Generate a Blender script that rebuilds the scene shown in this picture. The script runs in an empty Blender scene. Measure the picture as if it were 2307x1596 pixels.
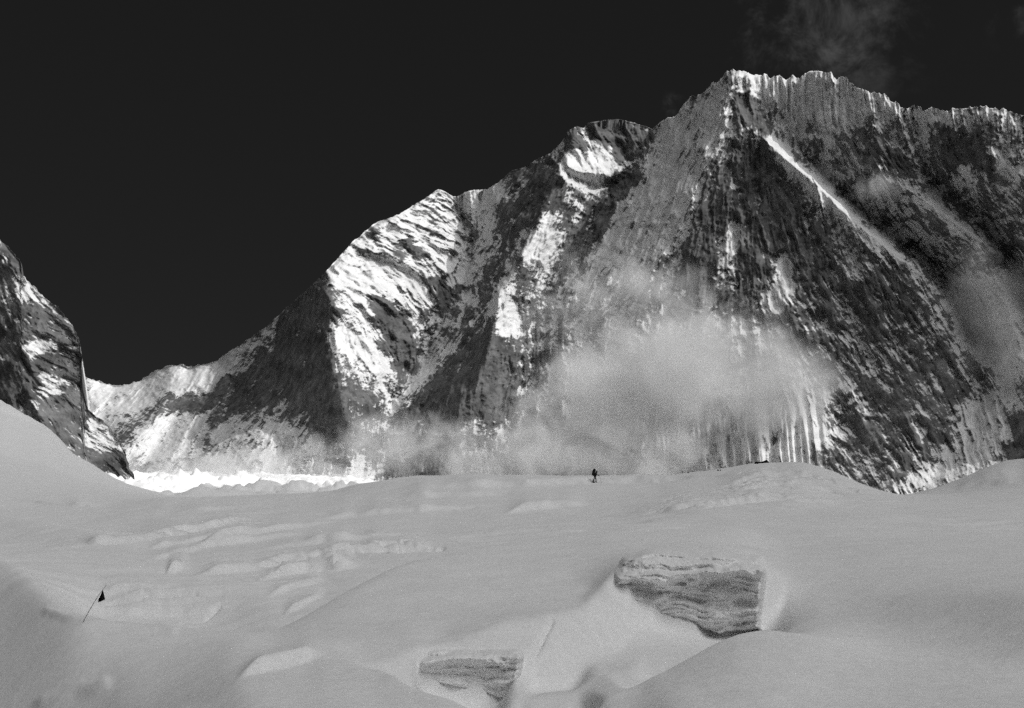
import bpy, bmesh, math, random
import numpy as np
from mathutils import Vector, Matrix
from mathutils.geometry import delaunay_2d_cdt
from mathutils.bvhtree import BVHTree

R = math.radians
SC = bpy.context.scene
COL = SC.collection
rng = np.random.default_rng(7)

# ------------------------------------------------------------------ camera
F, CX, CY = 2474.0, 1153.5, 798.0          # focal length / centre, in reference-picture units
PITCH = math.atan(332.0 / F)
cam_d = bpy.data.cameras.new("camera")
cam = bpy.data.objects.new("camera", cam_d)
COL.objects.link(cam)
cam.location = (0, 0, 0)
cam.rotation_euler = (R(90) + PITCH, 0, 0)
cam_d.sensor_width = 36.0
cam_d.sensor_fit = 'HORIZONTAL'
cam_d.lens = 36.0 * F / 2307.0
cam_d.clip_start = 0.1
cam_d.clip_end = 40000
SC.camera = cam

# ------------------------------------------------------------------ light
SUN_EL, SUN_AZ = 43.0, 116.0                # degrees; azimuth from +Y towards +X
SUN_STRENGTH = 2.3
sx = math.cos(R(SUN_EL)) * math.sin(R(SUN_AZ))
sy = math.cos(R(SUN_EL)) * math.cos(R(SUN_AZ))
sz = math.sin(R(SUN_EL))
SUN = Vector((sx, sy, sz))
sun_d = bpy.data.lights.new("sun", 'SUN')
sun_d.energy = SUN_STRENGTH
sun_d.angle = R(0.5)
sun_d.color = (1.0, 0.995, 0.985)
sun = bpy.data.objects.new("sun", sun_d)
COL.objects.link(sun)
sun.rotation_euler = (-SUN).to_track_quat('-Z', 'Y').to_euler()
sun.location = (300, 0, 400)

SKY_FILL = 3.6      # radiance of an out-of-view sky patch, added to light the shaded snow

w = bpy.data.worlds.new("World")
SC.world = w
w.use_nodes = True
w.cycles.sampling_method = 'MANUAL'
w.cycles.sample_map_resolution = 2048
nt = w.node_tree
nt.nodes.clear()


def N(tree, t, **kw):
    n = tree.nodes.new(t)
    for k, v in kw.items():
        if k.startswith('i_'):
            n.inputs[k[2:]].default_value = v
        elif k.startswith('n_'):
            n.inputs[int(k[2:])].default_value = v
        else:
            setattr(n, k, v)
    return n


def mth(tree, op, a, b=None, c=None, clamp=False):
    n = tree.nodes.new('ShaderNodeMath')
    n.operation = op
    n.use_clamp = clamp
    for i, v in enumerate((a, b, c)):
        if v is None:
            continue
        if isinstance(v, (int, float)):
            n.inputs[i].default_value = v
        else:
            tree.links.new(v, n.inputs[i])
    return n.outputs[0]


def mrange(tree, v, a, b, c=0.0, d=1.0, smooth=True):
    n = tree.nodes.new('ShaderNodeMapRange')
    n.interpolation_type = 'SMOOTHSTEP' if smooth else 'LINEAR'
    tree.links.new(v, n.inputs[0])
    for i, q in enumerate((a, b, c, d)):
        n.inputs[i + 1].default_value = q
    return n.outputs[0]


L = nt.links.new
sky = N(nt, 'ShaderNodeTexSky', sky_type='NISHITA', sun_disc=False, sun_elevation=R(SUN_EL),
        sun_rotation=R(SUN_AZ), altitude=6200.0, air_density=0.7, dust_density=0.2, ozone_density=1.0)
sepc = N(nt, 'ShaderNodeSeparateColor')
L(sky.outputs[0], sepc.inputs[0])
# black-and-white film behind a deep red filter: only the red part of the blue sky is left
red = mth(nt, 'MULTIPLY', mth(nt, 'POWER', sepc.outputs[0], 0.35), 0.148)
red = mth(nt, 'MINIMUM', red, 0.4)
tc = N(nt, 'ShaderNodeTexCoord')
dotn = N(nt, 'ShaderNodeVectorMath', operation='DOT_PRODUCT')
ax = Vector((0.62, -0.33, 0.72)).normalized()
L(tc.outputs['Generated'], dotn.inputs[0])
dotn.inputs[1].default_value = ax
sky_fill_n = N(nt, 'ShaderNodeTexNoise', i_Scale=3.0, i_Detail=4.0)
L(tc.outputs['Generated'], sky_fill_n.inputs['Vector'])
sky_fill_v = mth(nt, 'ADD', dotn.outputs['Value'], mth(nt, 'MULTIPLY', mth(nt, 'SUBTRACT', sky_fill_n.outputs[0], 0.5), 0.12))
sky_fill = mth(nt, 'MULTIPLY', mrange(nt, sky_fill_v, 0.76, 0.97), SKY_FILL * 10)  # invented bright sky up and behind to the right, fill light only
sxyz = N(nt, 'ShaderNodeSeparateXYZ')
L(tc.outputs['Generated'], sxyz.inputs[0])
sky_fill = mth(nt, 'MULTIPLY', sky_fill, mrange(nt, sxyz.outputs[2], -0.05, 0.12))
top_fill = mth(nt, 'MULTIPLY', mrange(nt, sxyz.outputs[2], 0.5, 0.9), 1.0)      # broad overhead glow, added to lift the shade
total = mth(nt, 'ADD', mth(nt, 'ADD', red, sky_fill), top_fill)


def ddir(x, y):
    """view direction of a reference-picture point, scaled so that its forward (Y) part is 1"""
    x = np.asarray(x, float)
    y = np.asarray(y, float)
    a = (x - CX) / F
    b = (CY - y) / F
    cp, sp = math.cos(PITCH), math.sin(PITCH)
    fy = cp - b * sp
    return a / fy, (b * cp + sp) / fy


# thin cirrus high over the right-hand summit ridge
for (px, py, rad, amt, sc_, seed) in ((1850, 50, 0.12, 0.75, 7.0, 1.0), (2290, 50, 0.03, 0.40, 8.0, 5.0),
                                      (1930, 165, 0.06, 0.30, 9.0, 7.0), (1514, 238, 0.016, 0.30, 24.0, 9.0)):
    dx, dz = ddir(px, py)
    cdir = Vector((float(dx), 1, float(dz))).normalized()
    dist = N(nt, 'ShaderNodeVectorMath', operation='DISTANCE')
    L(tc.outputs['Generated'], dist.inputs[0])
    dist.inputs[1].default_value = cdir
    fall = mrange(nt, dist.outputs['Value'], rad, rad * 0.1, 0.0, 1.0)
    wn = N(nt, 'ShaderNodeTexNoise', noise_dimensions='4D', i_Scale=sc_ * 3.0, i_Detail=11.0, i_Roughness=0.68,
           i_Distortion=0.35, i_W=seed)
    L(tc.outputs['Generated'], wn.inputs['Vector'])
    wv = mrange(nt, mth(nt, 'ADD', wn.outputs[0], mth(nt, 'MULTIPLY', fall, 0.14)), 0.53, 0.88)
    total = mth(nt, 'ADD', total, mth(nt, 'MULTIPLY', mth(nt, 'MULTIPLY', wv, fall), amt))
comb = N(nt, 'ShaderNodeCombineColor')
for i in range(3):
    L(total, comb.inputs[i])
bg = N(nt, 'ShaderNodeBackground', i_Strength=0.1)
L(comb.outputs[0], bg.inputs[0])
wo = N(nt, 'ShaderNodeOutputWorld')
L(bg.outputs[0], wo.inputs[0])

SC.view_settings.view_transform = 'Standard'
SC.view_settings.look = 'None'
SC.view_settings.exposure = 0.0
SC.view_settings.gamma = 1.0
SC.render.engine = 'CYCLES'
SC.cycles.use_denoising = False      # the little sampling noise left reads as the film grain of the photograph
SC.cycles.use_light_tree = False
SC.cycles.max_bounces = 6
SC.cycles.diffuse_bounces = 3
SC.cycles.volume_bounces = 2
SC.cycles.volume_step_rate = 1.0
SC.cycles.volume_max_steps = 96


# ------------------------------------------------------------------ helpers
def P(x, y, Y):
    a, b = ddir(x, y)
    return Vector((float(a) * Y, Y, float(b) * Y))


_tabs = {}


def vnoise(u, v, seed=0):
    """smooth value noise in [-1, 1]"""
    if seed not in _tabs:
        _tabs[seed] = np.random.default_rng(1000 + seed).uniform(-1, 1, (256, 256)).astype(np.float32)
    T = _tabs[seed]
    u = np.asarray(u, np.float64)
    v = np.asarray(v, np.float64)
    fu = np.floor(u)
    fv = np.floor(v)
    iu = fu.astype(np.int64) & 255
    iv = fv.astype(np.int64) & 255
    u = (u - fu)
    v = (v - fv)
    u = u * u * u * (u * (u * 6 - 15) + 10)
    v = v * v * v * (v * (v * 6 - 15) + 10)
    ju = (iu + 1) & 255
    jv = (iv + 1) & 255
    a = T[iu, iv] * (1 - u) + T[ju, iv] * u
    b = T[iu, jv] * (1 - u) + T[ju, jv] * u
    return a * (1 - v) + b * v


def fbm(u, v, octv=5, seed=0, gain=0.5, ridged=False):
    s = 0
    amp = 1.0
    tot = 0
    for o in range(octv):
        n = vnoise(u + 17.3 * o, v - 9.1 * o, seed + o)
        if ridged:
            n = 1 - 2 * np.abs(n)
        s = s + amp * n
        tot += amp
        amp *= gain
        cu, su = 0.8, 0.6
        u, v = 2.03 * (cu * u - su * v), 2.03 * (su * u + cu * v)
    return s / tot


def gblur(A, sy_, sx_):
    for axis, s in ((0, sy_), (1, sx_)):
        if s <= 0:
            continue
        r = int(3 * s + 1)
        k = np.exp(-0.5 * (np.arange(-r, r + 1) / s) ** 2)
        k /= k.sum()
        pad = [(0, 0), (0, 0)]
        pad[axis] = (r, r)
        B = np.pad(A, pad, mode='edge')
        out = np.zeros_like(A)
        n = A.shape[axis]
        for i, kk in enumerate(k):
            out += kk * (B[i:i + n, :] if axis == 0 else B[:, i:i + n])
        A = out
    return A


def sstep(a, b, x):
    t = np.clip((x - a) / (b - a), 0, 1)
    return t * t * (3 - 2 * t)


def tri_interp(pts, vals, gx, gy):
    """linear interpolation of scattered points on the raster gx (columns) x gy (rows)"""
    vs = [Vector((p[0], p[1])) for p in pts]
    res = delaunay_2d_cdt(vs, [], [], 0, 1e-4)
    ov, of, orig = res[0], res[2], res[3]
    val = np.array([vals[o[0]] if o else 0.0 for o in orig])
    co = np.array([(q.x, q.y) for q in ov])
    out = np.full((len(gy), len(gx)), np.nan)
    dx, dy = gx[1] - gx[0], gy[1] - gy[0]
    for f in of:
        a, b, c = co[f[0]], co[f[1]], co[f[2]]
        x0, x1 = min(a[0], b[0], c[0]), max(a[0], b[0], c[0])
        y0, y1 = min(a[1], b[1], c[1]), max(a[1], b[1], c[1])
        i0, i1 = max(0, int(math.ceil((x0 - gx[0]) / dx - 1e-6))), min(len(gx) - 1, int(math.floor((x1 - gx[0]) / dx + 1e-6)))
        j0, j1 = max(0, int(math.ceil((y0 - gy[0]) / dy - 1e-6))), min(len(gy) - 1, int(math.floor((y1 - gy[0]) / dy + 1e-6)))
        if i1 < i0 or j1 < j0:
            continue
        X, Yy = np.meshgrid(gx[i0:i1 + 1], gy[j0:j1 + 1])
        d = (b[1] - c[1]) * (a[0] - c[0]) + (c[0] - b[0]) * (a[1] - c[1])
        if abs(d) < 1e-9:
            continue
        l1 = ((b[1] - c[1]) * (X - c[0]) + (c[0] - b[0]) * (Yy - c[1])) / d
        l2 = ((c[1] - a[1]) * (X - c[0]) + (a[0] - c[0]) * (Yy - c[1])) / d
        l3 = 1 - l1 - l2
        m = (l1 >= -1e-6) & (l2 >= -1e-6) & (l3 >= -1e-6)
        v = l1 * val[f[0]] + l2 * val[f[1]] + l3 * val[f[2]]
        sub = out[j0:j1 + 1, i0:i1 + 1]
        sub[m] = v[m]
    # fill outside the hull from the nearest filled row / column
    for j in range(1, out.shape[0]):
        m = np.isnan(out[j])
        out[j][m] = out[j - 1][m]
    for j in range(out.shape[0] - 2, -1, -1):
        m = np.isnan(out[j])
        out[j][m] = out[j + 1][m]
    for i in range(1, out.shape[1]):
        m = np.isnan(out[:, i])
        out[m, i] = out[m, i - 1]
    for i in range(out.shape[1] - 2, -1, -1):
        m = np.isnan(out[:, i])
        out[m, i] = out[m, i + 1]
    return out


def sample(ras, gx, gy, x, y):
    fx = np.clip((x - gx[0]) / (gx[1] - gx[0]), 0, len(gx) - 1.001)
    fy = np.clip((y - gy[0]) / (gy[1] - gy[0]), 0, len(gy) - 1.001)
    i = fx.astype(int)
    j = fy.astype(int)
    fx = fx - i
    fy = fy - j
    return (ras[j, i] * (1 - fx) + ras[j, i + 1] * fx) * (1 - fy) + (ras[j + 1, i] * (1 - fx) + ras[j + 1, i + 1] * fx) * fy


def resample(line, step):
    out = []
    for p, q in zip(line[:-1], line[1:]):
        n = max(1, int(math.hypot(q[0] - p[0], q[1] - p[1]) / step))
        for k in range(n):
            t = k / n
            out.append(tuple(p[i] + (q[i] - p[i]) * t for i in range(len(p))))
    out.append(tuple(line[-1]))
    return out


def poly_mask(poly, gx, gy):
    X, Y = np.meshgrid(gx, gy)
    ins = np.zeros(X.shape, bool)
    n = len(poly)
    for i in range(n):
        x0, y0 = poly[i][:2]
        x1, y1 = poly[(i + 1) % n][:2]
        if y0 == y1:
            continue
        c = ((y0 > Y) != (y1 > Y)) & (X < (x1 - x0) * (Y - y0) / (y1 - y0) + x0)
        ins ^= c
    return ins.astype(float)


def line_dist(line, X, Y):
    d = np.full(X.shape, 1e9)
    for p, q in zip(line[:-1], line[1:]):
        ex, ey = q[0] - p[0], q[1] - p[1]
        t = np.clip(((X - p[0]) * ex + (Y - p[1]) * ey) / (ex * ex + ey * ey + 1e-9), 0, 1)
        d = np.minimum(d, np.hypot(X - p[0] - t * ex, Y - p[1] - t * ey))
    return d


def grid_mesh(name, V, mat, attrs=None, flip=False):
    """V: rows x cols x 3"""
    nr, nc = V.shape[:2]
    me = bpy.data.meshes.new(name)
    me.vertices.add(nr * nc)
    me.vertices.foreach_set('co', V.reshape(-1).astype(np.float32))
    idx = np.arange(nr * nc).reshape(nr, nc)
    q = np.stack([idx[:-1, :-1], idx[1:, :-1], idx[1:, 1:], idx[:-1, 1:]], -1).reshape(-1, 4)
    if flip:
        q = q[:, ::-1]
    nf = len(q)
    me.loops.add(nf * 4)
    me.loops.foreach_set('vertex_index', q.reshape(-1).astype(np.int32))
    me.polygons.add(nf)
    me.polygons.foreach_set('loop_start', np.arange(0, nf * 4, 4, dtype=np.int32))
    me.polygons.foreach_set('loop_total', np.full(nf, 4, np.int32))
    me.update()
    me.validate()
    me.polygons.foreach_set('use_smooth', np.ones(len(me.polygons), bool))
    for k, a in (attrs or {}).items():
        at = me.attributes.new(k, 'FLOAT', 'POINT')
        at.data.foreach_set('value', a.reshape(-1).astype(np.float32))
    me.materials.append(mat)
    o = bpy.data.objects.new(name, me)
    COL.objects.link(o)
    return o


def new_mat(name):
    m = bpy.data.materials.new(name)
    m.use_nodes = True
    t = m.node_tree
    t.nodes.clear()
    out = t.nodes.new('ShaderNodeOutputMaterial')
    return m, t, out


# ------------------------------------------------------------------ materials
def snow_material(name, scale=1.0, albedo=0.84, bump=0.6):
    m, t, out = new_mat(name)
    b = N(t, 'ShaderNodeBsdfPrincipled', i_Roughness=0.85)
    b.inputs['Specular IOR Level'].default_value = 0.12
    geo = N(t, 'ShaderNodeNewGeometry')
    n1 = N(t, 'ShaderNodeTexNoise', i_Scale=9.0 * scale, i_Detail=6.0, i_Roughness=0.7)
    n2 = N(t, 'ShaderNodeTexNoise', i_Scale=0.5 * scale, i_Detail=5.0, i_Roughness=0.6)
    n3 = N(t, 'ShaderNodeTexNoise', i_Scale=40.0 * scale, i_Detail=2.0, i_Roughness=0.7)
    for n in (n1, n2, n3):
        t.links.new(geo.outputs['Position'], n.inputs['Vector'])
    # wind-packed and loose patches differ slightly in whiteness; single crystals show as grain
    v = mth(t, 'ADD', mth(t, 'MULTIPLY', mth(t, 'SUBTRACT', n2.outputs[0], 0.5), 0.16), albedo)
    n4 = N(t, 'ShaderNodeTexNoise', i_Scale=11.0 * scale, i_Detail=2.0, i_Roughness=0.7)
    n5 = N(t, 'ShaderNodeTexNoise', i_Scale=2.6 * scale, i_Detail=2.0, i_Roughness=0.7)
    for n in (n4, n5):
        t.links.new(geo.outputs['Position'], n.inputs['Vector'])
    v = mth(t, 'ADD', v, mth(t, 'MULTIPLY', mth(t, 'SUBTRACT', n3.outputs[0], 0.5), 0.30))
    v = mth(t, 'ADD', v, mth(t, 'MULTIPLY', mth(t, 'SUBTRACT', n4.outputs[0], 0.5), 0.20))
    v = mth(t, 'ADD', v, mth(t, 'MULTIPLY', mth(t, 'SUBTRACT', n5.outputs[0], 0.5), 0.14))
    at = N(t, 'ShaderNodeAttribute', attribute_name='ice')
    v = mth(t, 'SUBTRACT', v, mth(t, 'MULTIPLY', at.outputs['Fac'], 0.08))
    v = mth(t, 'MINIMUM', v, 0.95)
    cc = N(t, 'ShaderNodeCombineColor')
    for i in range(3):
        t.links.new(v, cc.inputs[i])
    t.links.new(cc.outputs[0], b.inputs['Base Color'])
    bp = N(t, 'ShaderNodeBump', i_Strength=bump, i_Distance=0.03 / scale)
    t.links.new(n1.outputs[0], bp.inputs['Height'])
    t.links.new(bp.outputs[0], b.inputs['Normal'])
    t.links.new(b.outputs[0], out.inputs[0])
    return m


def mountain_material(name):
    m, t, out = new_mat(name)
    geo = N(t, 'ShaderNodeNewGeometry')
    at = N(t, 'ShaderNodeAttribute', attribute_name='snow')
    ar = N(t, 'ShaderNodeAttribute', attribute_name='rock')
    n1 = N(t, 'ShaderNodeTexNoise', i_Scale=0.35, i_Detail=5.0, i_Roughness=0.7)
    n2 = N(t, 'ShaderNodeTexNoise', i_Scale=0.03, i_Detail=6.0, i_Roughness=0.65)
    for n in (n1, n2):
        t.links.new(geo.outputs['Position'], n.inputs['Vector'])
    n3 = N(t, 'ShaderNodeTexNoise', i_Scale=0.13, i_Detail=5.0, i_Roughness=0.75)
    t.links.new(geo.outputs['Position'], n3.inputs['Vector'])
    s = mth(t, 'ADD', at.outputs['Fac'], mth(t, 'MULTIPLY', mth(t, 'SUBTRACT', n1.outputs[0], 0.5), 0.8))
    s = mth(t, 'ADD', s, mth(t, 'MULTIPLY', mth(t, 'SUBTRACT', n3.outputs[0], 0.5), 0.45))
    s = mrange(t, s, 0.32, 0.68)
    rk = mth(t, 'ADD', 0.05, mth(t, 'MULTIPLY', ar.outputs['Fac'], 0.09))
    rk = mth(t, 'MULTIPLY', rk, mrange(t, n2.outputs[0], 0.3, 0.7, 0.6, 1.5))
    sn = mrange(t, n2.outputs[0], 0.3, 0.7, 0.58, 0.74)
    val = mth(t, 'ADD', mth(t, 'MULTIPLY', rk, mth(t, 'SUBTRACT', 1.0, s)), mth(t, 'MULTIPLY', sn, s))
    cc = N(t, 'ShaderNodeCombineColor')
    for i in range(3):
        t.links.new(val, cc.inputs[i])
    b = N(t, 'ShaderNodeBsdfPrincipled', i_Roughness=0.9)
    b.inputs['Specular IOR Level'].default_value = 0.1
    t.links.new(cc.outputs[0], b.inputs['Base Color'])
    bp = N(t, 'ShaderNodeBump', i_Strength=0.6, i_Distance=1.6)
    t.links.new(n1.outputs[0], bp.inputs['Height'])
    t.links.new(bp.outputs[0], b.inputs['Normal'])
    t.links.new(b.outputs[0], out.inputs[0])
    return m


def plain_material(name, v, rough=0.8, var=0.25, scale=12.0):
    m, t, out = new_mat(name)
    b = N(t, 'ShaderNodeBsdfPrincipled', i_Roughness=rough)
    b.inputs['Specular IOR Level'].default_value = 0.2
    tcn = N(t, 'ShaderNodeTexCoord')
    n1 = N(t, 'ShaderNodeTexNoise', i_Scale=scale, i_Detail=4.0)
    t.links.new(tcn.outputs['Object'], n1.inputs['Vector'])
    val = mrange(t, n1.outputs[0], 0.3, 0.7, v * (1 - var), v * (1 + var))
    cc = N(t, 'ShaderNodeCombineColor')
    for i in range(3):
        t.links.new(val, cc.inputs[i])
    t.links.new(cc.outputs[0], b.inputs['Base Color'])
    t.links.new(b.outputs[0], out.inputs[0])
    return m


M_SNOW = snow_material('snow')
M_FARSNOW = snow_material('far_snow', scale=0.12, bump=0.3)
M_MTN = mountain_material('rock_and_snow')

# ------------------------------------------------------------------ mountain massif
SKY = [(100, 880, 4700), (150, 850, 4700), (183, 845, 4700), (215, 857, 4650), (260, 871, 4600), (275, 869, 4550), (320, 855, 4450), (350, 836, 4350),
       (385, 824, 4250), (405, 821, 4200), (425, 830, 4150), (445, 823, 4100), (470, 820, 4050), (490, 812, 4000),
       (520, 791, 3900), (560, 765, 3750), (600, 735, 3600), (650, 690, 3400), (700, 645, 3200), (735, 611, 3080),
       (770, 574, 3130), (800, 540, 3180), (850, 500, 3250), (900, 483, 3330), (950, 452, 3420), (985, 427, 3470),
       (1000, 431, 3500), (1022, 443, 3520), (1050, 432, 3500), (1100, 425, 3440), (1130, 405, 3380), (1150, 385, 3340),
       (1180, 378, 3290), (1200, 365, 3250), (1240, 345, 3160), (1265, 320, 3110), (1280, 294, 3080), (1300, 284, 3060),
       (1315, 290, 3080), (1325, 277, 3090), (1360, 271, 3110), (1400, 269, 3130), (1440, 280, 3140), (1470, 290, 3130),
       (1490, 270, 3060), (1520, 262, 3000), (1540, 235, 2960), (1560, 218, 2920), (1580, 215, 2880), (1595, 200, 2860),
       (1620, 175, 2810), (1650, 157, 2760), (1680, 165, 2770), (1700, 172, 2790), (1720, 168, 2800), (1750, 170, 2800),
       (1780, 175, 2800), (1800, 175, 2790), (1830, 158, 2760), (1860, 160, 2730), (1875, 170, 2720), (1900, 176, 2700),
       (1930, 195, 2660), (1960, 208, 2630), (1990, 213, 2610), (2000, 220, 2600), (2030, 239, 2580), (2060, 240, 2570),
       (2090, 250, 2560), (2150, 248, 2500), (2200, 242, 2450), (2230, 240, 2420), (2260, 250, 2400), (2307, 262, 2370),
       (2400, 250, 2300), (2500, 240, 2220), (2650, 260, 2080), (2800, 300, 1950), (2950, 380, 1850)]
BASE = [(100, 1140, 3000), (400, 1140, 2800), (600, 1140, 2600), (800, 1140, 2400), (862, 1140, 2450), (980, 1140, 2300),
        (1170, 1140, 2250), (1350, 1140, 2050), (1600, 1140, 1980), (1800, 1140, 1800), (1980, 1140, 1650), (2080, 1140, 1640),
        (2307, 1140, 1580), (2500, 1140, 1500), (2950, 1140, 1350)]
RIDGES = [
    # the dark edge of the sunlit buttress
    [(735, 613, 3060), (746, 636, 3020), (737, 668, 2970), (752, 704, 2925), (741, 738, 2875), (759, 772, 2830), (749, 806, 2785), (772, 846, 2725), (761, 880, 2680), (783, 915, 2630), (776, 942, 2590), (798, 975, 2550), (800, 1060, 2460)],
    # gully right of the sunlit buttress
    [(1030, 470, 3560), (1068, 560, 3400), (1040, 640, 3290), (1000, 710, 3190), (960, 800, 3080), (880, 920, 2890), (862, 1060, 2580)],
    # second ridge
    [(1295, 300, 3030), (1270, 380, 2960), (1235, 450, 2910), (1195, 550, 2830), (1150, 625, 2770), (1130, 660, 2740), (1105, 760, 2650),
     (1080, 850, 2570), (1030, 940, 2500), (990, 1060, 2380)],
    # couloir between the second ridge and the great wall
    [(1470, 300, 3120), (1410, 400, 3080), (1320, 560, 2950), (1240, 650, 2880), (1205, 780, 2740), (1190, 870, 2640), (1180, 950, 2530), (1170, 1060, 2370)],
    # summit rib of the great wall
    [(1655, 175, 2735), (1595, 340, 2660), (1500, 560, 2550), (1450, 650, 2490), (1400, 800, 2370), (1350, 1060, 2130)],
    # shallow central trough
    [(1720, 260, 2780), (1700, 450, 2580), (1680, 600, 2430), (1640, 800, 2220), (1600, 1060, 1940)],
    # long snow-crested spur
    [(1700, 296, 2690), (1760, 350, 2610), (1830, 410, 2530), (1900, 480, 2450), (1960, 530, 2390), (2030, 590, 2320), (2070, 607, 2290),
     (2120, 700, 2200), (2130, 800, 2090), (2100, 900, 1960), (2040, 1000, 1830), (1980, 1105, 1690)],
    # right of that spur
    [(1800, 340, 2730), (1890, 430, 2670), (1990, 510, 2590), (2080, 578, 2520), (2145, 645, 2440), (2190, 770, 2290), (2215, 900, 2080), (2165, 1000, 1910), (2080, 1110, 1720)],
    # second spur
    [(1960, 300, 2580), (2000, 390, 2480), (2060, 435, 2430), (2130, 490, 2350), (2200, 540, 2280), (2225, 562, 2260), (2280, 720, 2120), (2320, 860, 1950), (2360, 1060, 1700)],
    [(2060, 300, 2575), (2140, 420, 2500), (2215, 490, 2425), (2275, 570, 2345), (2390, 760, 2150), (2450, 1000, 1815)],
    # third spur
    [(2150, 300, 2440), (2190, 330, 2390), (2240, 355, 2340), (2307, 400, 2260), (2400, 520, 2100), (2500, 700, 1920), (2600, 1000, 1600)],
    # saddle and the ribs under it
    [(235, 940, 4100), (330, 905, 4000), (400, 880, 3850), (470, 860, 3800)],
    [(380, 905, 3700), (330, 960, 3450), (280, 1010, 3250)],
    [(470, 890, 3700), (430, 960, 3400), (380, 1040, 3100)],
    [(430, 895, 3800), (380, 970, 3550), (330, 1040, 3250)],
    [(560, 900, 3300), (500, 980, 3150), (450, 1050, 2950)],
    [(530, 870, 3600), (470, 960, 3350), (420, 1050, 3050)],
    [(640, 930, 2950), (570, 1010, 2780), (530, 1070, 2700)],
    # lower triangular rib
    [(1915, 840, 2120), (1920, 890, 2040), (1960, 945, 1960)],
]
ANG = [(250, 900, -45), (350, 980, -38), (450, 950, -36), (560, 950, -38), (600, 830, -35), (690, 780, -18), (650, 950, -35), (760, 900, -8),
       (800, 620, 62), (880, 540, 70), (950, 480, 70), (1000, 550, 65), (860, 680, 55), (930, 700, 40), (850, 800, 35), (830, 900, 15),
       (1010, 760, -36), (920, 890, -36), (1090, 570, -20), (1080, 820, -16), (1130, 870, -10), (1200, 760, 5), (1230, 420, -35), (1180, 470, -40),
       (1300, 350, 30), (1370, 330, 40), (1290, 470, -20), (1210, 540, -20), (1400, 500, -28), (1550, 350, -27), (1350, 650, -30), (1480, 480, -28),
       (1620, 250, -22), (1650, 600, -5), (1600, 750, -14), (1700, 450, 5), (1760, 550, 18), (1800, 700, 25), (1690, 230, 10), (1760, 220, 2),
       (1860, 230, 3), (1900, 700, 35), (2000, 900, 38), (2100, 500, 42), (2200, 800, 32), (1960, 350, 35), (2100, 300, 10), (2250, 300, 5),
       (2250, 450, 40), (1650, 960, 3), (1800, 980, 8), (2200, 980, 15), (1920, 1020, 40), (2050, 800, 36)]
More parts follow.
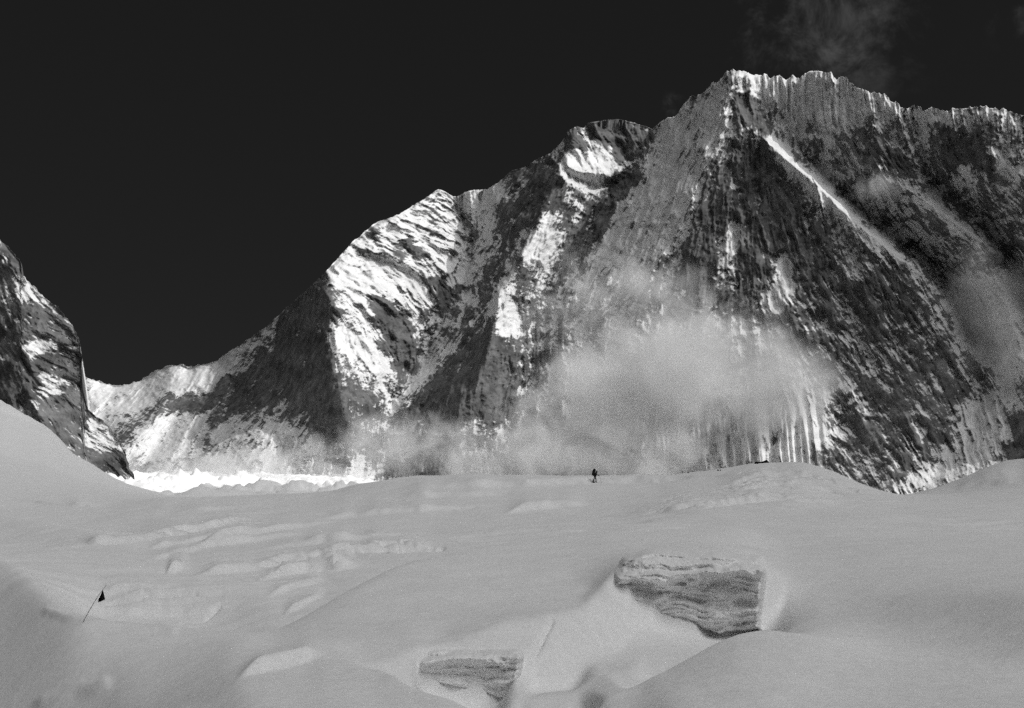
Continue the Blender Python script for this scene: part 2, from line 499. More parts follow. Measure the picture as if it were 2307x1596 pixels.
# where snow lies and where rock is bare: (amount, blur, polygon)
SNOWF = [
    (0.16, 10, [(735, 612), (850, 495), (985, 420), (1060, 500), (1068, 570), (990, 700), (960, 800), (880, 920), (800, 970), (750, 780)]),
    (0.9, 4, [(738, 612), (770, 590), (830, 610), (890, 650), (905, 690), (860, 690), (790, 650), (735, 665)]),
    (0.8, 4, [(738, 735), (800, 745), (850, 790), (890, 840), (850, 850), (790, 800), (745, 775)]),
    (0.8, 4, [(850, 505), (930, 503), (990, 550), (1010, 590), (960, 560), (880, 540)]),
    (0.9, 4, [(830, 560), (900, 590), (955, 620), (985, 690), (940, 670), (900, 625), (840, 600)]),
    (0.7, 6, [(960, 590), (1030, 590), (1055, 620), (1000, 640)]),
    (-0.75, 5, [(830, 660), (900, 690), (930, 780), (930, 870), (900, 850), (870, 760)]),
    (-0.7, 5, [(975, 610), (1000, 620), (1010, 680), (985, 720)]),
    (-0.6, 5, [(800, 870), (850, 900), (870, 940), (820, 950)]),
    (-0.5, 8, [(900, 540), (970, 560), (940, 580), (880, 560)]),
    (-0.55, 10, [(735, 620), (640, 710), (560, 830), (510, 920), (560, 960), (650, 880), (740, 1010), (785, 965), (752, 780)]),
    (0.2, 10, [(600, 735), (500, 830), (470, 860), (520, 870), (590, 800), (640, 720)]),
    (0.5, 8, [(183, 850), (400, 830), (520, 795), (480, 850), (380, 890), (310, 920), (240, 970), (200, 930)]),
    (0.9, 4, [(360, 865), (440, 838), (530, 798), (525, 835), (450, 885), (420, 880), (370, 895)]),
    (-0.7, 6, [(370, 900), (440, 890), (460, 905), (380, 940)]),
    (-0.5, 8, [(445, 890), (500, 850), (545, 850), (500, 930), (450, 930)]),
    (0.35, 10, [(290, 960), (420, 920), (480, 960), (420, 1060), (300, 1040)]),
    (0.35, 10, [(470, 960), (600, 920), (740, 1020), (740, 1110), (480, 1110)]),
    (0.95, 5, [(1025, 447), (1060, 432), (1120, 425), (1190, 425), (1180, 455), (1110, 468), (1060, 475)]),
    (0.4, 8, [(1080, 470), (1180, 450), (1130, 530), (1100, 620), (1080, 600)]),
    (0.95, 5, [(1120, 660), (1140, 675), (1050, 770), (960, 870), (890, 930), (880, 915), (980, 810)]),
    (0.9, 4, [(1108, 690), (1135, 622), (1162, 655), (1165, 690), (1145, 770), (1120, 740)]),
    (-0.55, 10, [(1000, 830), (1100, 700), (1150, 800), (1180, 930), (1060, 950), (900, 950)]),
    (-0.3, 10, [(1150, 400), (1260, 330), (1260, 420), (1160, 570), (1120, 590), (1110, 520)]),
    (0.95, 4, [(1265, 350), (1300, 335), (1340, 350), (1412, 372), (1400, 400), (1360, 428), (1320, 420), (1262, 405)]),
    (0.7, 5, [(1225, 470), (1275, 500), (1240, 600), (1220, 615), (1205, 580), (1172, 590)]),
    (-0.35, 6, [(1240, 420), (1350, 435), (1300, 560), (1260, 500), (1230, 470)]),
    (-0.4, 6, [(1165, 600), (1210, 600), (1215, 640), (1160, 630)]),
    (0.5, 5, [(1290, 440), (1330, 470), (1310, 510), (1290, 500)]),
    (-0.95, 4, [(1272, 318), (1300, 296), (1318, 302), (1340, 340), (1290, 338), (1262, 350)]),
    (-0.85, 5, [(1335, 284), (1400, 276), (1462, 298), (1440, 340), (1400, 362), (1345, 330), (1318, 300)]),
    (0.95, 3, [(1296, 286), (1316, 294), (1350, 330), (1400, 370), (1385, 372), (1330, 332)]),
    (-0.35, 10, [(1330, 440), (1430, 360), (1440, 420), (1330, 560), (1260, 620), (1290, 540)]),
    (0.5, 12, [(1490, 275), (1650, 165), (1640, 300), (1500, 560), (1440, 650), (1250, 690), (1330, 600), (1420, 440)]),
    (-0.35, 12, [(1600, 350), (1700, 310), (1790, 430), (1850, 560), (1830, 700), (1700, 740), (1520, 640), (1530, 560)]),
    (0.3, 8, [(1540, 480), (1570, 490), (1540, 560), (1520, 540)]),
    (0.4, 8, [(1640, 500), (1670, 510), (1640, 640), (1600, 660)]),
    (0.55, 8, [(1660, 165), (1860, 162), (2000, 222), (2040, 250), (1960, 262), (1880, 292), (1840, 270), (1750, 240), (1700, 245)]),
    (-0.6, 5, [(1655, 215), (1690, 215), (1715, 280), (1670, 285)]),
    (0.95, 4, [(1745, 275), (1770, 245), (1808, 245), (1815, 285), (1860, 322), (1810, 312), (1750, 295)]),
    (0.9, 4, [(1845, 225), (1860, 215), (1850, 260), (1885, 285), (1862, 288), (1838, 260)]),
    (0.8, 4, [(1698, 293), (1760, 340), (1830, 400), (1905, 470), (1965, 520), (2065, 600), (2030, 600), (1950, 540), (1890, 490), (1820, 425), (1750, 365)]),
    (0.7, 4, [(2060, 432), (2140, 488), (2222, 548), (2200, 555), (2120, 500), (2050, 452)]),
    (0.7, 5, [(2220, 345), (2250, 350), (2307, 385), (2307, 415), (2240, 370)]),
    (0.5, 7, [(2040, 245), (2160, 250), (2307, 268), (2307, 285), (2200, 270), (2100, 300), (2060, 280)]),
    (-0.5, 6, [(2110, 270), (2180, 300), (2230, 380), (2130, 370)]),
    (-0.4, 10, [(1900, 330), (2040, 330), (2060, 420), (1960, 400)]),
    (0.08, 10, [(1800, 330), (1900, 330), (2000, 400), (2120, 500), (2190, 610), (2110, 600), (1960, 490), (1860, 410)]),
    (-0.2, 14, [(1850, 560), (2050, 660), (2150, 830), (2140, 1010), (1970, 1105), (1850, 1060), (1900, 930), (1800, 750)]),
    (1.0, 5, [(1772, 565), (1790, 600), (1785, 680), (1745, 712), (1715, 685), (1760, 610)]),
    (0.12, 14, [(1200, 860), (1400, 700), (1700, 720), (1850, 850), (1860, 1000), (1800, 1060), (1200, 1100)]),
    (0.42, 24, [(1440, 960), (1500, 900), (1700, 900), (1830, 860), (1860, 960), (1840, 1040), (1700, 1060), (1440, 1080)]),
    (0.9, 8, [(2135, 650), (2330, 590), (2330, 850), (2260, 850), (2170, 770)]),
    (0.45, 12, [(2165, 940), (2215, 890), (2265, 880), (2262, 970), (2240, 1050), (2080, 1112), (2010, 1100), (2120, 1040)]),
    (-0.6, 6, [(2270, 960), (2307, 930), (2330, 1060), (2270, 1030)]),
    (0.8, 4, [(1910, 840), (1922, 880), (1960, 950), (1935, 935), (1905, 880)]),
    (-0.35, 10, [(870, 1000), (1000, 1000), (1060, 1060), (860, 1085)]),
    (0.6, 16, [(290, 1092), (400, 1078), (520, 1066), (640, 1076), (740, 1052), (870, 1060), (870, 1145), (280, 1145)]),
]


FINS = [(34, 11, [(1702, 298), (1760, 350), (1830, 408), (1900, 478), (1960, 528), (2030, 588), (2070, 605)]),
        (16, 10, [(1900, 500), (1960, 565), (2040, 640), (2110, 700)]),
        (22, 10, [(1990, 400), (2060, 437), (2130, 490), (2200, 540), (2225, 560)]),
        (18, 11, [(2180, 325), (2240, 355), (2307, 398), (2380, 480)]),
        (16, 9, [(1845, 220), (1845, 255), (1862, 282)]), (14, 9, [(1810, 300), (1840, 330)]),
        (20, 12, [(1916, 842), (1922, 885), (1962, 948)]),
        (18, 10, [(1140, 620), (1125, 660), (1112, 740), (1090, 850)]),
        (14, 10, [(1240, 445), (1195, 550), (1150, 622)]),
        (16, 12, [(1590, 330), (1640, 180)])]


def turn(lines):
    # the great wall swings towards the viewer on its right-hand side
    return [[(x, y, Y * float(np.interp(x, [1450, 1700, 2307, 2950], [1.0, 0.955, 0.80, 0.70]))) for x, y, Y in l_] for l_ in lines]


def massif(name, skyline, base, lines, angs, snowf, x0, x1, dx, rows, seed, y_bottom, jag=3.5, amp=1.0, back=(900.0, 1.0), sky_gain=None, fins=(), xjag=0.0):
    xs = np.arange(x0, x1 + dx, dx)
    # raster on which the large facets (planes: 1/Y is linear in the picture) are laid out
    gx = np.arange(x0 - 8, x1 + 10, 2.0)
    ytop_min = min(p[1] for p in skyline)
    gy = np.arange(ytop_min - 12, y_bottom + 12, 2.0)
    pts, vals = [], []
    for ln in [skyline, base] + lines:
        for p in resample(ln, 14):
            pts.append((p[0] + random.uniform(-.01, .01), p[1] + random.uniform(-.01, .01)))
            vals.append(1.0 / p[2])
    inv = gblur(tri_interp(pts, vals, gx, gy), 3.0, 3.0)
    sl = np.array([p[:2] for p in skyline])
    yt = np.interp(xs, sl[:, 0], sl[:, 1])
    jn = 0.6 * fbm(xs / 26.0, xs * 0 + 3.3, 5, seed + 40, 0.62) + 0.9 * fbm(xs / 30.0, xs * 0 + 8.3, 4, seed + 43, 0.6, ridged=True) - 0.2
    rough = np.ones_like(xs) if sky_gain is None else np.interp(xs, [q[0] for q in sky_gain], [q[1] for q in sky_gain])
    yt = yt - jn * jag * rough
    T = np.linspace(0, 1, rows)[:, None]
    Y0 = yt[None, :] + T * (y_bottom - yt[None, :])
    X0 = np.repeat(xs[None, :], rows, 0)
    X0 = X0 + xjag * (fbm(Y0 / 22, X0 / 90, 5, seed + 51, 0.62) + 0.6 * fbm(Y0 / 14, X0 / 60, 4, seed + 52, 0.6, ridged=True))
    invv = sample(inv, gx, gy, X0, np.maximum(Y0, np.interp(X0, sl[:, 0], sl[:, 1]) + 2))
    D = 1.0 / invv
    # snow field
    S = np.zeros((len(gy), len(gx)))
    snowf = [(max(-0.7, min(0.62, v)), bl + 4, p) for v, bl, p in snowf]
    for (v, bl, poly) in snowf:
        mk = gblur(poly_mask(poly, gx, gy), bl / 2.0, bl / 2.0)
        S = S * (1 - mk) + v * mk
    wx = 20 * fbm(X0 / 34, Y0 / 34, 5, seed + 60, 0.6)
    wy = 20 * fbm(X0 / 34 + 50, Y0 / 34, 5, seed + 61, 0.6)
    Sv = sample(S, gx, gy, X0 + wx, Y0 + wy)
    # direction of fall lines / strata
    num = 0
    den = 0
    for (ax_, ay_, aa) in angs:
        wgt = 1.0 / ((X0 - ax_) ** 2 + (Y0 - ay_) ** 2 + 900.0) ** 1.5
        num = num + wgt * aa
        den = den + wgt
    A = num / den
    bins = [-45, -30, -15, 0, 15, 30, 45, 65, 80]
    st = [0, 0, 0, 0, 0]
    wxs = X0 + 6 * fbm(X0 / 30, Y0 / 30, 3, seed + 70)
    wys = Y0 + 6 * fbm(X0 / 30 + 9, Y0 / 30, 3, seed + 71)
    for k, a in enumerate(bins):
        lo = bins[k - 1] if k else a - 15
        hi = bins[k + 1] if k < len(bins) - 1 else a + 15
        wgt = np.clip(np.minimum((A - lo) / (a - lo), (hi - A) / (hi - a)), 0, 1)
        if k == 0:
            wgt = np.where(A < a, 1, wgt)
        if k == len(bins) - 1:
            wgt = np.where(A > a, 1, wgt)
        m = wgt > 0
        if not m.any():
            continue
        ca, sa = math.cos(R(a)), math.sin(R(a))
        u = wxs[m] * ca - wys[m] * sa
        v = wxs[m] * sa + wys[m] * ca
        for q, (ac, al) in enumerate(((62, 230), (24, 105), (9.5, 46), (4.4, 22), (2.6, 12))):
            n = vnoise(u / ac + 31 * k, v / al, seed + 3 * q)
            n = 0.55 * (1 - 2.2 * np.abs(n)) + 0.45 * vnoise(u / ac * 0.8 + 7, v / al * 0.8, seed + 3 * q + 1)
            tmp = np.zeros_like(X0)
            tmp[m] = n * wgt[m]
            st[q] = st[q] + tmp
    iso = fbm(X0 / 48, Y0 / 48, 6, seed + 20, 0.58, ridged=True)
    fine = fbm(X0 / 7.0, Y0 / 7.0, 3, seed + 30, 0.65)
    smooth = sstep(0.25, 0.95, Sv)
    rgh = 1 - 0.68 * smooth
    h = 26 * st[0] * (1 - 0.2 * smooth) + (1 - 0.25 * smooth) * (21 * st[1] + 10 * st[2] + 4.6 * st[3]) + rgh * (14 * iso + 3.0 * fine + 1.6 * st[4])
    if fins:
        for (poly, ang, ac, am) in (([(1480, 270), (1650, 150), (1650, 300), (1520, 560), (1440, 690), (1290, 700), (1400, 470)], -27, 11.0, 9.0),
                                    ([(1655, 140), (1860, 140), (2010, 200), (2060, 250), (1960, 285), (1880, 300), (1750, 260), (1690, 250)], 2, 10.0, 8.0),
                                    ([(1110, 660), (1150, 680), (1010, 850), (890, 945), (870, 920), (980, 800)], -42, 9.0, 6.0),
                                    ([(2040, 230), (2307, 240), (2320, 300), (2200, 300), (2080, 300)], 4, 9.0, 7.0)):
            pm = sample(gblur(poly_mask(poly, gx, gy), 9, 9), gx, gy, X0, np.clip(Y0, gy[0], gy[-1]))
            ca, sa = math.cos(R(ang)), math.sin(R(ang))
            uu = X0 * ca - Y0 * sa + 5 * vnoise(X0 / 50, Y0 / 50, seed + 85)
            vv = X0 * sa + Y0 * ca
            f1 = 1 - 2.0 * np.abs(vnoise(uu / ac, vv / 170, seed + 86))
            f2 = 1 - 2.0 * np.abs(vnoise(uu / (ac * 0.45), vv / 90, seed + 87))
            h = h + pm * am * (f1 + 0.45 * f2)
            Sv = Sv - pm * 0.30 * sstep(0.3, 0.95, f1) * sstep(-0.2, 0.5, vnoise(uu / 30, vv / 40, seed + 88))
    for (fa, fw, fl) in fins:
        d = line_dist(fl, X0 + 4 * fbm(X0 / 16, Y0 / 16, 3, seed + 77), Y0)
        tt = np.minimum(np.hypot(X0 - fl[0][0], Y0 - fl[0][1]), np.hypot(X0 - fl[-1][0], Y0 - fl[-1][1]))
        h = h + fa * np.exp(-d / fw) * np.clip(tt / 40, 0.2, 1)
    if fins:
        fl = sstep(1430, 1500, X0) * sstep(1890, 1840, X0) * sstep(890, 990, Y0 + 0.12 * (X0 - 1650) + 30 * vnoise(X0 / 40, X0 * 0, 83))
        fr = 1 - 2.0 * np.abs(vnoise(X0 / 17 - 0.10 * Y0 / 17 + 0.6 * vnoise(Y0 / 60, X0 / 60, 78), Y0 / 210, 79))
        fr2 = 1 - 2.0 * np.abs(vnoise(X0 / 10 - 0.10 * Y0 / 10, Y0 / 120, 81))
        h = h * (1 - 0.7 * fl) + fl * (40 + 20 * fr + 9 * fr2)
    px = D / F                      # metres per picture unit
    h = h * px * amp
    edge = np.clip((Y0 - yt[None, :]) / 14.0, 0, 1)
    h = h * (0.35 + 0.65 * edge)
    hy = np.gradient(h / px, axis=0) / np.maximum(np.gradient(Y0, axis=0), 1e-3)
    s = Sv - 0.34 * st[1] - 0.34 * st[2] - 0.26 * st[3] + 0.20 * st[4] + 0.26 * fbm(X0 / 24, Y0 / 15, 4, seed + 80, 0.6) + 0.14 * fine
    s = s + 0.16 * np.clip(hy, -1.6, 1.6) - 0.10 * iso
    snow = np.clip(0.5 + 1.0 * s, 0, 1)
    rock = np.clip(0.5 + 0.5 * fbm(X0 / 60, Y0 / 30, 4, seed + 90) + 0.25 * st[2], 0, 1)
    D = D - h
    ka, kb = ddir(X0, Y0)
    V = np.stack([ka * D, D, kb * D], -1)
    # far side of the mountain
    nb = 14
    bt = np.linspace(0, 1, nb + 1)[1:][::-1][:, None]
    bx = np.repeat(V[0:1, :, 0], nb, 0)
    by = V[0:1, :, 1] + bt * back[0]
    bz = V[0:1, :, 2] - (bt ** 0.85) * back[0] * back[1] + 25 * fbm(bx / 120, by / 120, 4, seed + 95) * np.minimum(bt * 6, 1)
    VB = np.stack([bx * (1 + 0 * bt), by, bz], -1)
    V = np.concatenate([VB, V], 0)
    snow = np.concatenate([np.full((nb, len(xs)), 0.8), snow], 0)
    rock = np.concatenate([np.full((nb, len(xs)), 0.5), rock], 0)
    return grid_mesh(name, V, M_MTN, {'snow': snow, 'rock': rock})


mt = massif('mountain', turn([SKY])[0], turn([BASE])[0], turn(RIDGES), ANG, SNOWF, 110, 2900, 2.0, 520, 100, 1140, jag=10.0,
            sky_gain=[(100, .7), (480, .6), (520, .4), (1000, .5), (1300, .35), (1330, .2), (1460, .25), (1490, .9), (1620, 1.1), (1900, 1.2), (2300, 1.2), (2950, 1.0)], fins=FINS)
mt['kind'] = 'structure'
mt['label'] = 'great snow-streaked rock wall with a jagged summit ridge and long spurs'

LSKY = [(-420, 380, 1500), (-250, 420, 1450), (-100, 470, 1400), (0, 537, 1320), (22, 565, 1300), (45, 592, 1270), (48, 615, 1270), (80, 650, 1230), (110, 680, 1200),
        (140, 705, 1170), (160, 728, 1150), (166, 745, 1145), (176, 766, 1130), (181, 778, 1120), (184, 800, 1110), (187, 850, 1100), (189, 900, 1090),
        (196, 925, 1080), (215, 940, 1060), (240, 955, 1040), (262, 985, 1020), (278, 1015, 1000), (292, 1055, 980), (305, 1080, 970), (325, 1100, 960)]
LBASE = [(-420, 1135, 800), (0, 1135, 850), (325, 1135, 930)]
LLINES = [[(0, 560, 1260), (45, 610, 1235), (42, 700, 1180), (40, 780, 1130), (60, 880, 1070), (110, 960, 1010), (160, 1010, 975), (190, 1080, 930)],
          [(-60, 560, 1330), (-50, 750, 1230), (-40, 900, 1130), (0, 1020, 1000)],
          [(178, 800, 1120), (165, 880, 1080), (185, 960, 1040), (230, 1050, 975)],
          [(110, 700, 1185), (105, 770, 1140), (110, 860, 1085)]]
LANG = [(0, 700, 10), (100, 720, 50), (110, 780, 78), (110, 850, 75), (30, 850, 0), (150, 950, 30), (230, 1000, 70), (260, 1060, 40)]
LSNOW = [(-0.7, 4, [(160, 790), (230, 790), (230, 930), (170, 930)]),
         (-0.35, 6, [(-400, 350), (0, 530), (50, 600), (180, 770), (190, 900), (330, 1100), (-400, 1100)]),
         (0.95, 4, [(42, 620), (75, 655), (85, 690), (60, 682), (45, 660)]),
         (0.9, 4, [(48, 765), (90, 768), (140, 775), (130, 790), (85, 795), (60, 815)]),
         (0.5, 5, [(90, 845), (150, 845), (150, 880), (80, 890)]),
         (0.85, 4, [(58, 860), (72, 900), (95, 925), (70, 920)]),
         (0.9, 4, [(190, 985), (230, 978), (275, 1000), (270, 1020), (210, 1010)]),
         (0.6, 4, [(195, 930), (215, 945), (215, 970), (190, 975)]),
         (0.6, 5, [(170, 1000), (190, 1040), (250, 1080), (240, 1095), (180, 1060)])]
lc = massif('rock_ridge', LSKY, LBASE, LLINES, LANG, LSNOW, -420, 324, 2.0, 300, 200, 1135, jag=6.0, amp=0.9, back=(500.0, 1.2), xjag=6.5)
lc['kind'] = 'structure'
lc['label'] = 'dark rock ridge with snow ledges falling from the left edge'

# ------------------------------------------------------------------ unseen wall beyond the frame, added to block sun from the foreground
def flank():
    nu, nv = 260, 120
    U, Vv = np.meshgrid(np.linspace(0, 1, nu), np.linspace(-1, 1, nv))
    cx_ = np.interp(U, [0, 0.5, 1], [950, 900, 850])
    cy_ = 900 + U * (-1700)
    hh = np.interp(U, [0, 0.1, 0.25, 0.5, 0.85, 1], [20, 540, 1120, 1230, 1180, 200])
    hh = hh + 60 * fbm(U * 30, U * 0, 4, 311)
    prof = (1 - np.abs(Vv)) ** 1.15
    X = cx_ + Vv * np.where(Vv < 0, 600, 1000)
    Y = cy_ + 50 * fbm(U * 20, Vv * 5, 3, 312)
    Z = -30 + prof * hh + 45 * fbm(X / 150, Y / 150, 5, 313, ridged=True) * np.minimum(prof * 4, 1)
    s = sstep(-0.3, 0.3, 0.1 + fbm(X / 60, Y / 60, 5, 314))
    o = grid_mesh('sun_block_flank', np.stack([X, Y, Z], -1), M_MTN, {'snow': s, 'rock': 0.5 + 0 * s})
    o['kind'] = 'structure'
    return o


flank()

# ------------------------------------------------------------------ glacier and snow field (one sheet)
def zk(y):
    return float(ddir(CX, y)[1])


LINES = []      # (x, y, Y): points given by where they show; hidden ones as (x, None, Y, z)


def ln(*pts):
    LINES.append([(p[0], p[2] * zk(p[1]), p[2]) for p in pts])


def lz(*pts):
    LINES.append([(p[0], p[2], p[1]) for p in pts])


lz((-500, 3, -2.6), (900, 3, -2.1), (2800, 3, -1.9))
lz((-500, 7, -4.2), (0, 7, -3.2), (300, 7, -2.4), (600, 7, -2.1), (1150, 7, -2.3), (1400, 7, -2.2), (2000, 7, -2.0), (2800, 7, -1.7))
lz((-500, 12, -5.4), (0, 12, -4.6), (300, 12, -3.0), (600, 12, -2.25), (760, 12, -2.18), (950, 12, -2.25))
lz((950, 10, -2.25), (1150, 11, -2.8), (1300, 11, -2.9), (1400, 11, -2.4), (1600, 11, -2.1), (1950, 11, -2.1))
lz((-500, 17, -7.0), (0, 17, -5.4), (300, 17, -3.3), (560, 16, -2.35))
ln((700, 1462, 18.6), (780, 1470, 17.6), (860, 1496, 15.8), (930, 1530, 14), (1000, 1546, 13.3), (1060, 1566, 12.8), (1100, 1590, 12.4))
lz((840, 17.6, -2.75), (930, 16.4, -3.2), (1010, 15.8, -3.5), (1090, 15.2, -3.6), (1150, 14.5, -3.5))
lz((-500, 33, -7.0), (0, 33, -2.85), (80, 33, -2.05))
lz((-500, 27, -7.5), (0, 27, -3.9), (160, 27, -2.62))
lz((-500, 22, -7.4), (0, 22, -4.7), (150, 22, -3.8), (300, 22, -3.15), (430, 22, -2.85), (560, 21, -2.5))
ln((-500, 1200, 50), (-200, 1225, 43), (0, 1250, 38), (60, 1262, 35.5), (110, 1290, 31.5), (160, 1340, 27.8), (195, 1380, 26), (250, 1392, 26), (330, 1400, 26.5), (440, 1410, 27), (560, 1421, 26.5), (620, 1423, 26))
lz((0, 46, -2.6), (60, 43, -2.6), (110, 38, -3.1), (160, 33, -3.6), (250, 32, -4.3), (440, 32, -4.5), (560, 31, -4.2), (640, 30, -3.7))
ln((210, 1396, 39.5), (330, 1400, 39.5), (450, 1406, 39), (530, 1390, 39), (600, 1395, 36))
ln((140, 1300, 42), (230, 1332, 41), (330, 1336, 40.5), (370, 1328, 41), (450, 1322, 41), (520, 1330, 40.5), (600, 1350, 39))
ln((0, 1238, 62), (60, 1240, 58), (120, 1246, 54), (240, 1262, 51), (330, 1290, 46), (385, 1300, 45), (420, 1286, 48), (500, 1282, 48), (600, 1272, 50), (700, 1266, 52))
ln((370, 1282, 50), (420, 1276, 51), (450, 1290, 47))
ln((700, 1338, 41), (800, 1293, 44), (900, 1256, 50), (1000, 1233, 57))
ln((-500, 1250, 95), (0, 1229, 90), (100, 1228, 83), (200, 1222, 78), (280, 1212, 76))
ln((-500, 1140, 150), (0, 1158, 125), (60, 1159, 115), (130, 1173, 101), (200, 1191, 91), (280, 1206, 83))
lz((-200, 150, -2.2), (0, 138, -2.3), (130, 114, -2.9), (280, 98, -3.4))
ln((300, 1212, 84), (450, 1215, 80), (620, 1222, 76), (800, 1205, 80), (1000, 1190, 86), (1200, 1172, 90), (1400, 1155, 95))
ln((300, 1170, 118), (500, 1160, 118), (700, 1150, 118), (900, 1130, 118), (1150, 1122, 120), (1400, 1118, 120), (1600, 1104, 118), (1780, 1090, 112), (1900, 1118, 105))
# near dune, its crest and the hollow behind it
ln((620, 1423, 26), (700, 1371, 28), (800, 1310, 31), (900, 1266, 35), (1000, 1240, 39), (1200, 1208, 46), (1400, 1186, 53), (1600, 1170, 60), (1800, 1156, 67), (2000, 1147, 75), (2300, 1140, 80), (2800, 1130, 85))
lz((660, 29, -3.75), (700, 32, -3.8), (800, 36, -3.4), (900, 41, -3.0), (1000, 45, -2.7), (1200, 53, -2.2), (1400, 60, -1.75))
ln((600, 1478, 19.5), (700, 1440, 22), (800, 1400, 24), (900, 1375, 25.5), (1000, 1365, 25.7), (1145, 1350, 26.4), (1240, 1330, 27.5), (1300, 1300, 30), (1400, 1240, 35), (1480, 1228, 37), (1600, 1226, 38), (1720, 1236, 38))
# right-hand snow slope, falling away to the right
ln((1730, 1272, 34), (1850, 1262, 34.5), (1950, 1250, 35), (2100, 1246, 34), (2307, 1243, 33), (2800, 1240, 30))
ln((1750, 1235, 44), (1900, 1215, 47), (2100, 1208, 50), (2307, 1205, 52), (2800, 1195, 58))
ln((1760, 1330, 28.5), (1900, 1325, 26.8), (2100, 1330, 22.6), (2307, 1330, 18.6), (2800, 1330, 13))
ln((1790, 1400, 24), (1950, 1405, 22), (2100, 1408, 19.4), (2307, 1412, 16.4), (2800, 1415, 12))
# slab above the small pit, then the lip of the main scarp
ln((800, 1500, 18.0), (880, 1484, 18.6), (938, 1466, 19.3), (1017, 1449, 20.1), (1084, 1423, 20.8), (1145, 1402, 21.4), (1230, 1387, 22.0), (1267, 1386, 22.3), (1322, 1366, 23.6), (1345, 1330, 25.2), (1377, 1290, 26.4))
ln((1000, 1430, 21.6), (1084, 1402, 22.6), (1145, 1382, 23.4), (1230, 1366, 24.2), (1290, 1355, 25), (1322, 1330, 26.8), (1345, 1300, 28.2), (1385, 1268, 29.5))
ln((1377, 1290, 26.4), (1425, 1262, 26.8), (1480, 1255, 27.0), (1541, 1260, 27.0), (1620, 1264, 27.1), (1700, 1271, 27.3), (1735, 1280, 27.6))
ln((850, 1530, 17.6), (956, 1479, 19.3), (1023, 1473, 19.7), (1084, 1475, 19.8), (1194, 1473, 20.2), (1233, 1478, 20.3), (1291, 1496, 20.5), (1322, 1487, 21.2), (1377, 1477, 22.2), (1407, 1462, 23))
lz((956, 19.0, -3.4), (1023, 19.2, -3.55), (1084, 19.3, -3.6), (1160, 19.5, -3.5), (1194, 19.8, -3.35), (1233, 20.0, -3.35), (1291, 20.2, -3.35))
# left flank of the main scarp, and the floor under it
ln((1390, 1340, 25.6), (1400, 1400, 25.0), (1405, 1440, 24))
lz((1430, 26.7, -3.1), (1474, 26.9, -3.05), (1547, 26.9, -3.1), (1620, 26.9, -3.2), (1700, 27.0, -3.2), (1735, 27.2, -2.8))
ln((1430, 1420, 24.9), (1500, 1428, 25.2), (1560, 1440, 25.3), (1620, 1450, 25.2), (1720, 1440, 25.6))
ln((1328, 1500, 20.6), (1400, 1480, 22), (1470, 1470, 22.4), (1547, 1468, 22.6))
ln((1328, 1530, 18.6), (1370, 1520, 19.2), (1420, 1508, 19.6))
ln((1160, 1500, 19.3), (1145, 1580, 16.6), (1240, 1560, 17.2), (1310, 1556, 17.2))
lz((1150, 13.5, -3.1), (1250, 14, -3.2), (1330, 14.5, -3.2))
# near mound on the right
ln((1300, 1604, 13.4), (1328, 1578, 14.2), (1425, 1541, 15.2), (1511, 1498, 16.2), (1602, 1449, 17.2), (1651, 1427, 17.7), (1712, 1418, 18), (1785, 1421, 18), (1876, 1441, 17.6), (1968, 1468, 17.2), (2100, 1490, 16.3), (2307, 1506, 15.0), (2800, 1515, 12.5))
ln((1500, 1600, 11.4), (1700, 1600, 11.2), (1900, 1600, 11.3), (2100, 1600, 11.0), (2307, 1600, 10.5), (2800, 1600, 9.6))
lz((1430, 18, -3.1), (1511, 19.2, -3.1), (1602, 20.6, -3.0), (1680, 21.6, -2.8), (1760, 21.6, -2.6))
# skyline of the snow field
CREST = [(-500, 1150), (0, 1150), (250, 1142), (370, 1121), (450, 1122), (560, 1118), (700, 1111), (750, 1105), (800, 1091), (870, 1080), (950, 1074), (1050, 1070), (1150, 1072),
         (1250, 1077), (1340, 1079), (1420, 1078), (1500, 1075), (1560, 1067), (1640, 1053), (1700, 1042), (1780, 1038), (1820, 1042), (1870, 1057), (1920, 1074),
         (1955, 1094), (1978, 1109), (2080, 1113), (2150, 1113), (2200, 1106), (2307, 1097), (2800, 1070)]
ln(*[(x, y, float(np.interp(x, [0, 700, 1300, 1780, 1980, 2100, 2800], [190, 170, 156, 140, 118, 150, 165]))) for x, y in CREST])
ln(*[(x, y + float(np.interp(x, [-500, 300, 400, 1300, 1900, 2000, 2300], [5, 4, 8, 11, 30, 5, 5])), float(np.interp(x, [0, 700, 1300, 1780, 1980, 2100, 2800], [165, 145, 138, 126, 104, 130, 140]))) for x, y in CREST])
# left snow slope climbing to the rock ridge
ln((-500, 1118, 230), (0, 1110, 230), (150, 1112, 230), (270, 1118, 230), (370, 1124, 230))
ln((-500, 1000, 330), (0, 1030, 340), (100, 1050, 340), (200, 1085, 340), (290, 1110, 340), (370, 1122, 330))
ln((-500, 800, 520), (0, 902, 500), (45, 932, 490), (100, 958, 480), (130, 985, 470), (160, 1024, 460), (205, 1046, 450), (250, 1076, 440), (300, 1098, 430), (345, 1110, 420), (390, 1118, 420))
lz((-500, 620, 40), (0, 600, 30), (130, 570, 12), (250, 560, 2), (390, 540, -2))
